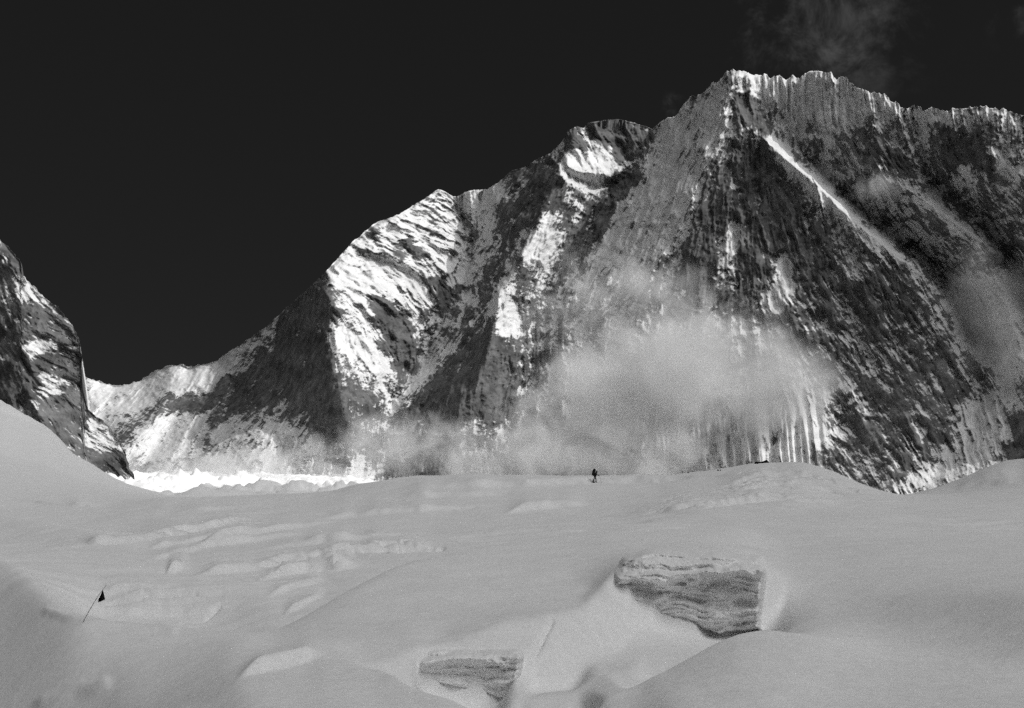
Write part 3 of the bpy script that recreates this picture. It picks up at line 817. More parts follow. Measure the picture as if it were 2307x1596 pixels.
# behind the skyline
lz((500, 230, -3), (800, 215, -2), (1100, 200, -1.5), (1500, 200, -2), (1780, 195, -2), (1960, 175, -3.5), (2100, 200, -1.2), (2300, 210, 0.5), (2800, 220, 2))
lz((390, 700, 1), (700, 700, 0), (1200, 700, 0), (1700, 700, -6), (2000, 700, -14), (2307, 700, 5), (2800, 700, 30))
ln((2060, 1112, 330), (2120, 1095, 340), (2180, 1075, 350), (2250, 1050, 350), (2290, 1035, 345), (2340, 1030, 340), (2800, 1000, 340))
ln((2080, 1113, 260), (2150, 1105, 260), (2230, 1085, 265), (2307, 1072, 260), (2800, 1040, 260))
lz((-500, 1500, 26), (400, 1500, 22), (700, 1500, 22), (900, 1450, 14), (1200, 1400, 14), (1900, 1300, -12), (2100, 1300, -8), (2800, 1200, 30))
lz((-500, 2700, 60), (400, 3000, 62), (760, 2500, 50), (900, 2450, 30), (1200, 2300, 30), (1900, 1700, 0), (2100, 1700, 0), (2800, 1500, 40))
LS = 380.0


def snowfield():
    gx = np.arange(-400, 2704, 4.0)
    gl = np.concatenate([np.arange(math.log(4.0), math.log(9.5), 0.02), np.arange(math.log(9.5), math.log(240), 0.0048), np.arange(math.log(240), math.log(3000), 0.011)])
    pts, vals = [], []
    for l_ in LINES:
        ll = [(x, math.log(Y) * LS, z) for x, z, Y in l_]
        for p in resample(ll, 18):
            pts.append((p[0] + random.uniform(-.02, .02), p[1] + random.uniform(-.02, .02)))
            vals.append(p[2])
    gu = np.arange(gl[0], gl[-1] + 0.005, 0.0048)
    Z = tri_interp(pts, vals, gx, gu * LS)
    Zs = gblur(Z, 2.2, 2.6)
    X, LY = np.meshgrid(gx, gl)
    Y = np.exp(LY)
    # finer around the pits, softer on the open slopes
    wide = gblur(Z, 6.0, 7.0)
    XX, LL = np.meshgrid(gx, gl)
    Zs = sample(Zs, gx, gu, XX, LL)
    wide = sample(wide, gx, gu, XX, LL)
    def reg(poly, sig):
        return sample(gblur(poly_mask(poly, gx, gu), sig, sig), gx, gu, XX, LL)
    pit = np.maximum(reg([(850, math.log(14.2)), (1750, math.log(14.2)), (1780, math.log(29.5)), (1330, math.log(29)), (1250, math.log(24)), (850, math.log(21))], 4),
                     reg([(-400, math.log(130)), (2704, math.log(130)), (2704, math.log(3000)), (-400, math.log(3000))], 6))
    Z = Zs * pit + wide * (1 - pit)
    kx = ddir(X, np.full_like(X, 1130.0))[0]
    WX, WY = kx * Y, Y
    # screen row of each vertex (only to know how large a metre looks when choosing ripple size)
    near = np.clip(1 - (LY - math.log(60)) / 1.2, 0, 1)
    Z = Z + 0.10 * fbm(WX / 5, WY / 7, 4, 400) * np.clip(Y / 40, 0.25, 2)
    # wind ripples and sastrugi: long low steps running up to the right
    u = WX * 0.35 - WY * 0.94
    v = WX * 0.94 + WY * 0.35
    sas = fbm(u / 1.8 + 0.6 * vnoise(v / 6, u / 6, 411), v / 11, 4, 410, 0.55, ridged=True)
    patch = sstep(0.0, 0.5, fbm(WX / 14, WY / 18, 3, 420))
    Z = Z + 0.010 * fbm(WX / 0.45, WY / 0.7, 3, 405, 0.6) * np.clip(1.5 - Y / 60, 0, 1)
    Z = Z + 0.060 * sas * patch * np.clip(Y / 30, 0.35, 2.5)
    # layered ice where the surface has broken away: terraces along the mid slope
    tl = [[(430, 47), (560, 50), (700, 53), (900, 58), (1050, 60)], [(420, 42), (600, 46), (760, 48), (940, 53)]]
    yd = (CY + 0 * X)
    ter = np.zeros_like(Z)
    lines_ = [(0.34, 2.4, [(690, 1262), (760, 1256), (860, 1243), (930, 1237), (1000, 1233)]),
              (0.22, 2.0, [(560, 1290), (660, 1268), (760, 1262), (900, 1252)]),
              (0.22, 2.0, [(590, 1310), (700, 1292), (820, 1280)]),
              (0.30, 2.2, [(100, 1237), (250, 1226), (340, 1216), (440, 1200), (520, 1182), (600, 1170)]),
              (0.22, 2.0, [(330, 1240), (420, 1228), (500, 1212)]),
              (0.24, 2.0, [(300, 1275), (400, 1250), (520, 1222), (650, 1198), (780, 1175)]),
              (0.26, 2.2, [(440, 1235), (520, 1228), (600, 1218), (700, 1208)]),
              (0.28, 3.0, [(1130, 1162), (1180, 1150), (1250, 1145), (1330, 1138)]),
              (0.24, 3.0, [(1400, 1168), (1520, 1150), (1640, 1138), (1760, 1125), (1900, 1135)]),
              (0.20, 2.0, [(1600, 1105), (1700, 1085), (1790, 1072), (1870, 1085), (1950, 1108)]),
              (0.20, 2.0, [(1640, 1120), (1720, 1102), (1800, 1092), (1880, 1105), (1930, 1118)]),
              (0.16, 2.0, [(1620, 1112), (1710, 1094), (1795, 1082), (1875, 1095), (1940, 1113)]),
              (0.20, 2.0, [(225, 1338), (300, 1330), (360, 1334), (420, 1326)]), (0.20, 2.0, [(240, 1354), (340, 1348), (430, 1342), (530, 1336)]),
              (0.18, 2.0, [(280, 1370), (380, 1364), (500, 1356)]), (0.18, 2.0, [(250, 1384), (350, 1380), (450, 1382), (520, 1372)]),
              (0.30, 2.4, [(378, 1300), (400, 1284), (430, 1278)]), (0.26, 2.2, [(430, 1304), (500, 1292), (590, 1284), (700, 1276)]),
              (0.24, 2.0, [(560, 1320), (640, 1300), (760, 1284), (860, 1262)]), (0.24, 2.0, [(600, 1350), (660, 1330), (740, 1312)]),
              (0.22, 2.4, [(640, 1392), (690, 1362), (740, 1338)]), (0.26, 2.4, [(540, 1250), (660, 1238), (800, 1222), (960, 1208)]),
              (0.24, 2.4, [(700, 1180), (850, 1160), (1000, 1148), (1120, 1140)]), (0.20, 2.4, [(380, 1160), (500, 1148), (620, 1146)]),
              (0.55, 4, [(2070, 1110), (2130, 1088), (2200, 1062), (2255, 1046)]), (0.5, 4, [(2150, 1108), (2220, 1090), (2307, 1070)]), (0.4, 4, [(2190, 1100), (2250, 1092), (2307, 1084)]),
              (0.22, 2.4, [(880, 1128), (1000, 1120), (1150, 1116)]),
              (0.25, 2.0, [(20, 1128), (120, 1138), (240, 1145)]),
              (0.26, 3.0, [(850, 1110), (1100, 1098), (1300, 1092), (1500, 1086), (1700, 1068)])]
    ZB = Z.copy()
    K = ZB / Y
    cp, sp = math.cos(PITCH), math.sin(PITCH)
    B = (K * cp - sp) / (cp + K * sp)
    YD = CY - B * F
    vis = np.ones_like(Z, bool)
    run = np.maximum.accumulate(K, axis=0)
    vis = K >= run - 1e-5
    for (a, wd, l_) in lines_:
        d = line_dist(l_, X, YD)
        xl = np.array([p[0] for p in l_])
        yl = np.interp(X, xl, [p[1] for p in l_])
        t = np.clip((X - xl[0]) / (xl[-1] - xl[0]), 0, 1)
        env = sstep(0, 0.3, t) * sstep(1, 0.68, t) * (0.75 + 0.35 * vnoise(X / 45, Y * 0 + 3.1 * a * 10, 436))
        side = YD - yl + 3.0 * fbm(X / 60, YD / 60, 2, 431)
        prof = sstep(2.0, -2.0, side) * np.exp(-np.clip(-side, 0, 99) / (9 * wd))
        Z = Z + np.where(vis & (d < 60), 1.9 * a * env * prof * np.clip(Y / 60, 0.3, 1.6), 0)
    # steep scoured steps in the lower left: the snow breaks off towards the viewer
    for (a, l_) in ((0.17, [(540, 1530), (600, 1506), (640, 1496), (690, 1484), (745, 1474)]),):
        xl = np.array([p[0] for p in l_])
        yl = np.interp(X, xl, [p[1] for p in l_]) + 3.0 * fbm(X / 50, YD / 50, 2, 433)
        t = np.clip((X - xl[0]) / (xl[-1] - xl[0]), 0, 1)
        env = sstep(0, 0.3, t) * sstep(1, 0.75, t)
        side = YD - yl
        prof = sstep(4.5, -4.5, side) * np.exp(-np.clip(-side, 0, 300) / 26)
        Z = Z + np.where((YD > 1380) & vis, a * env * prof, 0)
        Z = Z - np.where((YD > 1380) & vis, 0.35 * a * env * sstep(-2, 3, side) * np.exp(-np.clip(side, 0, 300) / 40), 0)
    for (a, wd, l_) in ((0.10, 16, [(120, 1592), (180, 1560), (250, 1545)]),
                        (0.07, 9, [(120, 1380), (200, 1396), (300, 1412), (400, 1420)])):
        d_ = line_dist(l_, X, YD + 6 * fbm(X / 40, Y / 8, 3, 439))
        Z = Z + np.where(vis & (d_ < 80), a * np.exp(-(d_ / wd) ** 2), 0)
    for (a, wd, l_) in ((0.30, 2.6, [(690, 1263), (760, 1257), (800, 1252)]), (0.34, 2.8, [(820, 1250), (900, 1241), (940, 1240), (1000, 1237)]), (0.22, 2.4, [(600, 1280), (700, 1268), (780, 1262)]),
                        (0.24, 2.4, [(330, 1341), (380, 1352), (450, 1346)]), (0.2, 2.2, [(250, 1365), (330, 1358)]), (0.2, 2.4, [(420, 1408), (470, 1398), (505, 1372)]),
                        (0.3, 2.6, [(1660, 1095), (1740, 1082), (1800, 1078), (1880, 1092), (1930, 1106)]), (0.3, 2.6, [(1700, 1110), (1780, 1098), (1860, 1104), (1900, 1116)])):
        d_ = line_dist(l_, X, YD + 3 * fbm(X / 26, Y / 30, 3, 437))
        Z = Z - np.where(vis & (d_ < 20), a * np.exp(-(d_ / wd) ** 2) * (0.5 + 0.5 * sstep(-0.3, 0.2, vnoise(X / 24, Y * 0, 438))), 0)
    # groove across the slab
    dg_ = line_dist([(1241, 1398), (1226, 1430), (1206, 1470)], X + 3 * fbm(X / 14, YD / 14, 2, 434), YD)
    Z = Z - np.where(vis & (YD > 1380) & (YD < 1480), 0.10 * np.exp(-(dg_ / 5.0) ** 2), 0)
    gyd = np.arange(1000, 1680, 4.0)
    # rubbly layered ice in the hollow behind the flag and around it
    holl = sample(gblur(poly_mask([(195, 1345), (240, 1325), (330, 1335), (520, 1322), (560, 1345), (520, 1385), (440, 1412), (250, 1395)], gx, gyd), 3, 3), gx, gyd, X, np.clip(YD, 1000, 1670)) * vis
    Z = Z + holl * 0.10 * fbm(WX / 3.0, Z / 0.16, 4, 440, ridged=True)
    strat = sample(gblur(poly_mask([(430, 1300), (560, 1262), (760, 1250), (1000, 1228), (1010, 1245), (880, 1285), (700, 1310), (560, 1330)], gx, gyd), 5, 5), gx, gyd, X, np.clip(YD, 1000, 1670)) * vis
    Z = Z + strat * 0.07 * fbm(WX / 5.0, Z / 0.14, 4, 445, ridged=True)
    tent_s = sample(gblur(poly_mask([(1560, 1120), (1640, 1085), (1780, 1062), (1870, 1068), (1970, 1110), (1900, 1125), (1780, 1110), (1640, 1135)], gx, gyd), 5, 5), gx, gyd, X, np.clip(YD, 1000, 1670)) * vis
    Z = Z + tent_s * 0.16 * fbm(WX / 12.0, Z / 0.35, 4, 447, ridged=True)
    # far glacier: hummocks and broken ice at the foot of the wall
    far = sstep(math.log(350), math.log(900), LY)
    Z = Z + far * (22 * fbm(WX / 75, WY / 110, 5, 450, 0.62, ridged=True) + 10 * fbm(WX / 38, WY / 60, 4, 455, 0.6)) * np.interp(X, [300, 450, 900, 1300, 2000, 2400], [0.7, 0.8, 0.5, 0.3, 0.3, 0.5])
    ice = np.clip(holl * sstep(0.1, 0.6, fbm(WX / 4, Z / 0.12, 3, 460)) * 0.5 + strat * sstep(0.1, 0.6, fbm(WX / 6, Z / 0.1, 3, 461)) * 0.5, 0, 1)
    V = np.stack([WX, WY, Z], -1)
    o = grid_mesh('glacier', V, M_SNOW, {'ice': ice}, flip=True)
    o['kind'] = 'structure'
    return o


glacier = snowfield()
_me = glacier.data
_co = np.empty(len(_me.vertices) * 3, np.float32)
_me.vertices.foreach_get('co', _co)
_lp = np.empty(len(_me.loops), np.int32)
_me.loops.foreach_get('vertex_index', _lp)
BVH = BVHTree.FromPolygons([tuple(v) for v in _co.reshape(-1, 3).tolist()], _lp.reshape(-1, 4).tolist())


def hit(x, y):
    a, b = ddir(x, y)
    r = BVH.ray_cast(Vector((0, 0, 0)), Vector((float(a), 1, float(b))).normalized())
    return r[0]


def crest_hit(x, y):
    while hit(x, y) is None or hit(x, y).y > 260:
        y += 0.5
    return hit(x, y + 0.6)


def ground(X, Y):
    r = BVH.ray_cast(Vector((X, Y, 200)), Vector((0, 0, -1)))
    return r[0].z if r[0] else 0.0


print('person ground', hit(1343, 1088), 'flag', hit(187, 1402), 'crest', hit(1715, 1050))
#NEXT
# ------------------------------------------------------------------ broken snow cliffs in the foreground
def cliff(name, poly, nx, ny, near_lim, relief, seed, blur, lay, face):
    px_ = [p[0] for p in poly]
    py_ = [p[1] for p in poly]
    gx = np.linspace(min(px_) - 16, max(px_) + 16, nx)
    gy = np.linspace(min(py_) - 16, max(py_) + 16, ny)
    X, Y = np.meshgrid(gx, gy)
    D = np.zeros_like(X)
    for j in range(ny):
        for i in range(nx):
            D[j, i] = hit(gx[i], gy[j]).y
    D = np.maximum(D, near_lim)
    wx_ = X + 7 * fbm(X / 40, Y / 40, 3, seed + 12)
    wy_ = Y + 5 * fbm(X / 45 + 9, Y / 40, 2, seed + 13)
    bx = np.arange(gx[0] - 20, gx[-1] + 20, 1.0)
    by = np.arange(gy[0] - 20, gy[-1] + 20, 1.0)
    mk = sample(gblur(poly_mask(poly, bx, by), blur, blur), bx, by, wx_, wy_)
    W = sstep(0.05, 0.95, mk)
    wob = 13 * vnoise(X / 80, Y / 60, seed) + 6 * vnoise(X / 26, Y / 30, seed + 1)
    yy = Y + wob + 0.03 * (X - gx[0])
    lay1 = vnoise(X / 70, yy / lay, seed + 2)
    lay2 = vnoise(X / 30, yy / (lay * 0.45), seed + 3)
    chip = fbm(X / 24, Y / 12, 5, seed + 4, 0.6, ridged=True)
    lump = vnoise(X / 60, Y / 45, seed + 9)
    crumb = fbm(X / 9.0, Y / 5.5, 3, seed + 6, 0.65)
    led = 1 - 2.0 * np.abs(vnoise(X / 120, yy / (lay * 1.5), seed + 21))
    r = relief * (0.95 * led + 0.75 * lay1 + 0.35 * lay2 + 0.55 * chip + 1.7 * lump + 0.28 * crumb)
    D = D * (1 - W) + face(X, Y) * W - W * r + (1 - sstep(0.02, 0.3, mk)) * 0.12 - 0.01
    a, b = ddir(X, Y)
    V = np.stack([a * D, D, b * D], -1)
    ice = W * sstep(0, 26, Y - (np.min(py_) + 30)) * (0.05 + 0.55 * sstep(-0.1, 0.6, -lay1) + 0.45 * sstep(-0.1, 0.5, -lay2))
    o = grid_mesh(name, V, M_SNOW, {'ice': np.clip(ice, 0, 1)})
    o['kind'] = 'structure'
    return o


def face_main(X, Y):
    foot = np.interp(X, [1400, 1474, 1547, 1620, 1705], [1392, 1382, 1404, 1425, 1416]) + 4 * fbm(X / 20, Y / 40, 3, 541)
    lip = np.interp(X, [1390, 1440, 1511, 1570, 1633, 1710], [1318, 1304, 1314, 1306, 1294, 1290]) + 9 * fbm(X / 34, Y / 60, 3, 540)
    top = np.interp(X, [1390, 1430, 1480, 1600, 1710], [1285, 1262, 1254, 1262, 1272])
    d = 26.75 - 0.95 * np.sqrt(np.clip((Y - top) / np.maximum(lip - top, 5), 0, 1))          # rounded snow cap
    d = d + 0.46 * sstep(-4, 10, Y - lip)                                                    # recess below the cap
    d = d - 0.28 * np.exp(-((Y - foot + 34) / 22) ** 2)
    d = d + 0.25 * sstep(1500, 1690, X) * sstep(0, 50, Y - lip)
    d = d + (-0.42 + 0.62 * np.sin(np.pi * np.clip((X - 1385) / 330, 0, 1)) ** 0.8) * sstep(0, 40, Y - lip)    # hollowed like an alcove
    return d + 1.3 * sstep(-2, 10, Y - foot)                                                 # undercut along the foot


cliff('ice_cliff', [(1388, 1296), (1410, 1262), (1470, 1240), (1560, 1246), (1640, 1252), (1712, 1260), (1722, 1300), (1712, 1422), (1690, 1446),
                    (1620, 1456), (1560, 1440), (1470, 1412), (1420, 1416), (1402, 1360)], 230, 150, 23.6, 0.115, 500, 6, 11.0, face_main)


def face_small(X, Y):
    top = np.interp(X, [945, 1023, 1084, 1194], [1482, 1472, 1474, 1472])
    foot = np.interp(X, [940, 993, 1090, 1140, 1180], [1522, 1541, 1562, 1578, 1520])
    d = 19.75 - 0.45 * np.sqrt(np.clip((Y - top) / 12, 0, 1)) + 0.0 * X
    d = d + 0.16 * sstep(8, 26, Y - top) - 0.12 * sstep(26, 70, Y - top)
    d = d + (-0.30 + 0.36 * np.sin(np.pi * np.clip((X - 935) / 245, 0, 1))) * sstep(0, 30, Y - top)
    return d + 0.9 * sstep(-4, 6, Y - foot)


cliff('ice_cliff', [(944, 1484), (975, 1468), (1060, 1470), (1172, 1468), (1172, 1510), (1148, 1580), (1090, 1590), (1010, 1556), (946, 1530)],
      170, 100, 17.0, 0.085, 520, 6, 10.0, face_small)


# ------------------------------------------------------------------ powder clouds at the foot of the walls
def cloud(name, x, y, Y, rx, ry, rY, dens, seed, soft=1.0, cover=0.0, tilt=0.0, scale=1.0, aniso=0.0):
    m, t, out = new_mat('powder_cloud_air')
    tcn = N(t, 'ShaderNodeTexCoord')
    geo = N(t, 'ShaderNodeNewGeometry')
    ln_ = N(t, 'ShaderNodeVectorMath', operation='LENGTH')
    t.links.new(tcn.outputs['Object'], ln_.inputs[0])
    n1 = N(t, 'ShaderNodeTexNoise', noise_dimensions='4D', i_Scale=0.0085 * scale, i_Detail=7.0, i_Roughness=0.62, i_Distortion=0.8, i_W=seed)
    t.links.new(geo.outputs['Position'], n1.inputs['Vector'])
    fall = mrange(t, ln_.outputs['Value'], 1.0, 0.0, 0.0, 1.0, smooth=False)
    d = mth(t, 'ADD', mth(t, 'MULTIPLY', fall, 1.0 * soft), mth(t, 'MULTIPLY', mth(t, 'SUBTRACT', n1.outputs[0], 0.53 - cover), 4.2))
    d = mth(t, 'MULTIPLY', mrange(t, d, 0.12, 1.1), mrange(t, fall, 0.0, 0.22))
    d = mth(t, 'MULTIPLY', d, dens)
    vol = N(t, 'ShaderNodeVolumePrincipled', i_Anisotropy=aniso)
    vol.inputs['Color'].default_value = (0.84, 0.84, 0.84, 1)
    t.links.new(d, vol.inputs['Density'])
    t.links.new(vol.outputs[0], out.inputs['Volume'])
    bm = bmesh.new()
    bmesh.ops.create_icosphere(bm, subdivisions=3, radius=1.0)
    me = bpy.data.meshes.new(name)
    bm.to_mesh(me)
    bm.free()
    me.materials.append(m)
    o = bpy.data.objects.new(name, me)
    COL.objects.link(o)
    o.location = P(x, y, Y)
    k = Y / F
    o.scale = (rx * k, rY, ry * k)
    o.rotation_euler = (0, R(tilt), 0)
    o['kind'] = 'stuff'
    return o


CLOUDS = [
    (1570, 860, 1860, 390, 170, 150, 0.018, 1.0, 1.5, 0.05, 0, 1.0),
    (1480, 730, 2080, 420, 190, 90, 0.013, 4.0, 1.1, 0.03, 14, 1.5),
    (1330, 930, 2060, 300, 190, 110, 0.013, 7.0, 1.2, 0.05, -30, 1.4),
    (1230, 1025, 2080, 340, 110, 110, 0.015, 9.0, 1.2, 0.06, -15, 1.4),
    (1370, 1040, 1800, 330, 115, 90, 0.011, 27.0, 1.0, 0.05, 0, 1.6),
    (930, 1010, 2230, 300, 105, 90, 0.014, 11.0, 1.1, 0.04, 0, 1.8),
    (520, 1062, 2450, 330, 66, 80, 0.014, 14.0, 1.1, 0.05, 0, 1.7),
    (540, 1092, 1300, 320, 50, 70, 0.035, 31.0, 1.0, 0.04, 0, 2.4),
    (2290, 740, 1500, 230, 260, 70, 0.003, 17.0, 1.0, 0.02, 0, 1.2),
    (1985, 425, 2120, 95, 60, 40, 0.014, 21.0, 1.0, 0.02, 20, 2.4),
]
for c in CLOUDS:
    cloud('powder_cloud', *c)


# ------------------------------------------------------------------ small things
M_BLACK = plain_material('black_cloth', 0.012, 0.85)
M_JACKET = plain_material('dark_jacket', 0.016, 0.8)
M_PACK = plain_material('dark_pack_cloth', 0.014, 0.8)
M_SKIN = plain_material('skin', 0.22, 0.6)
M_CANE = plain_material('cane', 0.05, 0.6)
M_METAL = plain_material('dark_metal', 0.06, 0.4)


def link(o, parent=None):
    COL.objects.link(o)
    if parent is not None:
        o.parent = parent
    return o


def from_bm(name, bm, mat, parent=None, smooth=True):
    me = bpy.data.meshes.new(name)
    bm.normal_update()
    bm.to_mesh(me)
    bm.free()
    me.materials.append(mat)
    me.polygons.foreach_set('use_smooth', [smooth] * len(me.polygons))
    return link(bpy.data.objects.new(name, me), parent)


def tube(bm, pts, radii, seg=8):
    rings = []
    pts = [Vector(p) for p in pts]
    for i, p in enumerate(pts):
        d = (pts[min(i + 1, len(pts) - 1)] - pts[max(i - 1, 0)]).normalized()
        ref = Vector((0, 1, 0)) if abs(d.y) < 0.8 else Vector((1, 0, 0))
        u = d.cross(ref).normalized()
        v = d.cross(u)
        r = radii[i] if isinstance(radii, (list, tuple)) else radii
        rings.append([bm.verts.new(p + (u * math.cos(a) + v * math.sin(a)) * r) for a in [2 * math.pi * k / seg for k in range(seg)]])
    for a, b in zip(rings[:-1], rings[1:]):
        for k in range(seg):
            bm.faces.new((a[k], a[(k + 1) % seg], b[(k + 1) % seg], b[k]))
    bm.faces.new(rings[0][::-1])
    bm.faces.new(rings[-1])


def loft(bm, sections, seg=16, power=2.6):
    """sections: (x, y, z, half_x, half_y)"""
    rings = []
    for (x, y, z, hx, hy) in sections:
        ring = []
        for k in range(seg):
            a = 2 * math.pi * k / seg
            c, s_ = math.cos(a), math.sin(a)
            ring.append(bm.verts.new((x + hx * math.copysign(abs(c) ** (2 / power), c), y + hy * math.copysign(abs(s_) ** (2 / power), s_), z)))
        rings.append(ring)
    for a, b in zip(rings[:-1], rings[1:]):
        for k in range(seg):
            bm.faces.new((a[k], a[(k + 1) % seg], b[(k + 1) % seg], b[k]))
    bm.faces.new(rings[0][::-1])
    bm.faces.new(rings[-1])


def skin_mesh(name, verts, edges, radii, root, mat, parent=None, sub=2):
    me = bpy.data.meshes.new(name)
    me.from_pydata(verts, edges, [])
    o = link(bpy.data.objects.new(name, me), parent)
    md = o.modifiers.new('skin', 'SKIN')
    md.use_smooth_shade = True
    for i, r in enumerate(radii):
        sv = me.skin_vertices[0].data[i]
        sv.radius = (r, r)
        sv.use_root = (i == root)
    ss = o.modifiers.new('sub', 'SUBSURF')
    ss.levels = sub
    ss.render_levels = sub
    dg = bpy.context.evaluated_depsgraph_get()
    ev = o.evaluated_get(dg)
    nm = bpy.data.meshes.new_from_object(ev)
    o.modifiers.clear()
    o.data = nm
    nm.materials.clear()
    nm.materials.append(mat)
    nm.polygons.foreach_set('use_smooth', [True] * len(nm.polygons))
    return o


def person():
    base = hit(1341, 1088)
    V, E, Rr = [], [], []

    def v(p, r):
        V.append(p)
        Rr.append(r)
        return len(V) - 1

    def e(a, b):
        E.append((a, b))
    pel = v((-0.02, 0, 0.80), 0.15)
    wa = v((0.0, 0, 0.95), 0.14)
    ch = v((0.06, 0, 1.12), 0.17)
    nk = v((0.13, 0, 1.25), 0.075)
    hd = v((0.19, 0, 1.34), 0.105)
    hc = v((0.215, 0, 1.42), 0.09)
    for a, b in ((pel, wa), (wa, ch), (ch, nk), (nk, hd), (hd, hc)):
        e(a, b)
    nose = v((0.31, 0, 1.34), 0.018)
    chin = v((0.27, 0, 1.27), 0.04)
    e(hd, nose)
    e(hd, chin)
    for sgn, leg in ((1, ((-0.01, .10, .74, .10), (0.09, .10, .47, .075), (0.12, .10, .12, .052), (0.15, .10, .045, .045), (0.27, .11, .035, .035))),
                     (-1, ((-0.03, -.10, .74, .10), (-0.16, -.10, .48, .075), (-0.27, -.10, .16, .052), (-0.24, -.10, .07, .045), (-0.11, -.11, .03, .035)))):
        prev = pel
        for (x, y, z, r) in leg:
            c = v((x, y, z), r)
            e(prev, c)
            prev = c
        arm = ((0.08, .21 * sgn, 1.16, .075), (0.20, .25 * sgn, 0.98, .055), (0.40, .22 * sgn, 0.93, .042), (0.45, .215 * sgn, 0.92, .040), (0.485, .21 * sgn, 0.915, .036))
        prev = ch
        for (x, y, z, r) in arm:
            c = v((x, y, z), r)
            e(prev, c)
            prev = c
        # fingers closed on the pole grip, thumb from the side of the palm
        for k in range(4):
            zf = 0.945 - 0.018 * k
            a1 = v((0.525 - 0.004 * k, (.21 + .012) * sgn, zf), .010)
            a2 = v((0.535 - 0.006 * k, (.21 - .012) * sgn, zf - .004), .009)
            a3 = v((0.515 - 0.006 * k, (.21 - .03) * sgn, zf - .006), .008)
            e(prev, a1)
            e(a1, a2)
            e(a2, a3)
        t1 = v((0.48, (.21 - .03) * sgn, 0.945), .011)
        t2 = v((0.515, (.21 - .035) * sgn, 0.955), .009)
        e(prev, t1)
        e(t1, t2)
    body = skin_mesh('person', V, E, Rr, pel, M_BLACK)
    body.location = base + Vector((0, 0, -0.01))
    body['label'] = 'walker in dark clothes bent under a tall pack, crossing the snow crest'
    body['category'] = 'person'
    bm = bmesh.new()
    loft(bm, [(-0.01, 0, 0.74, .14, .19), (0.0, 0, 0.86, .155, .20), (0.03, 0, 1.0, .165, .21), (0.07, 0, 1.14, .165, .235), (0.10, 0, 1.22, .12, .18), (0.13, 0, 1.27, .08, .09)])
    from_bm('jacket', bm, M_JACKET, body)
    bm = bmesh.new()
    loft(bm, [(0.15, 0, 1.25, .085, .09), (0.165, 0, 1.32, .115, .115), (0.175, 0, 1.40, .125, .12), (0.19, 0, 1.46, .10, .095), (0.20, 0, 1.495, .04, .04)])
    from_bm('hood', bm, M_JACKET, body)
    for (x, y, z, dz) in ((0.19, .10, 0.0, 0.0), (-0.19, -.10, 0.0, 0.05)):
        bm = bmesh.new()
        loft(bm, [(x, y, z + 0.0, .135, .05), (x - .005, y, z + .05 + dz * .3, .13, .052), (x - .05, y, z + .10 + dz, .075, .05), (x - .07, y, z + .20 + dz, .06, .055)])
        from_bm('boot', bm, M_BLACK, body)
    # the pack
    root = link(bpy.data.objects.new('backpack', None))
    root.location = body.location + Vector((-0.16, 0, 0.83))
    root['label'] = 'tall bulging dark backpack on the back of the bent walker'
    root['category'] = 'backpack'

    def q(sec):
        return [(x + .16, y, z - .83, a, b) for (x, y, z, a, b) in sec]
    bm = bmesh.new()
    loft(bm, q([(-.15, 0, .83, .05, .10), (-.20, 0, .88, .12, .17), (-.245, 0, .98, .165, .19), (-.255, 0, 1.10, .185, .20), (-.225, 0, 1.24, .175, .20), (-.185, 0, 1.36, .18, .19), (-.16, 0, 1.46, .17, .18)]))
    from_bm('pack_bag', bm, M_PACK, root)
    bm = bmesh.new()
    loft(bm, q([(-.16, 0, 1.45, .175, .19), (-.13, 0, 1.54, .185, .195), (-.095, 0, 1.64, .16, .18), (-.065, 0, 1.72, .11, .14), (-.055, 0, 1.76, .05, .06)]))
    from_bm('pack_lid', bm, M_PACK, root)
    for sg in (1, -1):
        bm = bmesh.new()
        tube(bm, [(x + .16, y * sg, z - .83) for x, y, z in ((-.06, .13, 1.28), (0.05, .15, 1.33), (0.19, .15, 1.22), (0.18, .15, 1.05), (0.02, .18, .96), (-.1, .17, .95))], .022)
        from_bm('strap', bm, M_PACK, root)
    # the pole held in the near hand
    pr = link(bpy.data.objects.new('trekking_pole', None))
    hx, hy, hz = 0.505, -0.198, 0.93
    gx_, gy_ = base.x + 0.80, base.y - 0.2
    gz = ground(gx_, gy_) - 0.05
    pr.location = (gx_, gy_, gz)
    pr['label'] = 'thin trekking pole held out in front by the walker'
    pr['category'] = 'trekking pole'
    top = body.location + Vector((hx - .03, hy, hz + .08)) - Vector((gx_, gy_, gz))
    bm = bmesh.new()
    tube(bm, [(0, 0, 0), top * 0.5, top * 0.9], [.006, .009, .011])
    from_bm('shaft', bm, M_METAL, pr)
    bm = bmesh.new()
    tube(bm, [top * 0.88, top * 0.95, top], [.015, .018, .014])
    from_bm('grip', bm, M_BLACK, pr)
    bm = bmesh.new()
    tube(bm, [top * 0.085, top * 0.10], [.05, .045], 12)
    from_bm('basket', bm, M_BLACK, pr)


person()


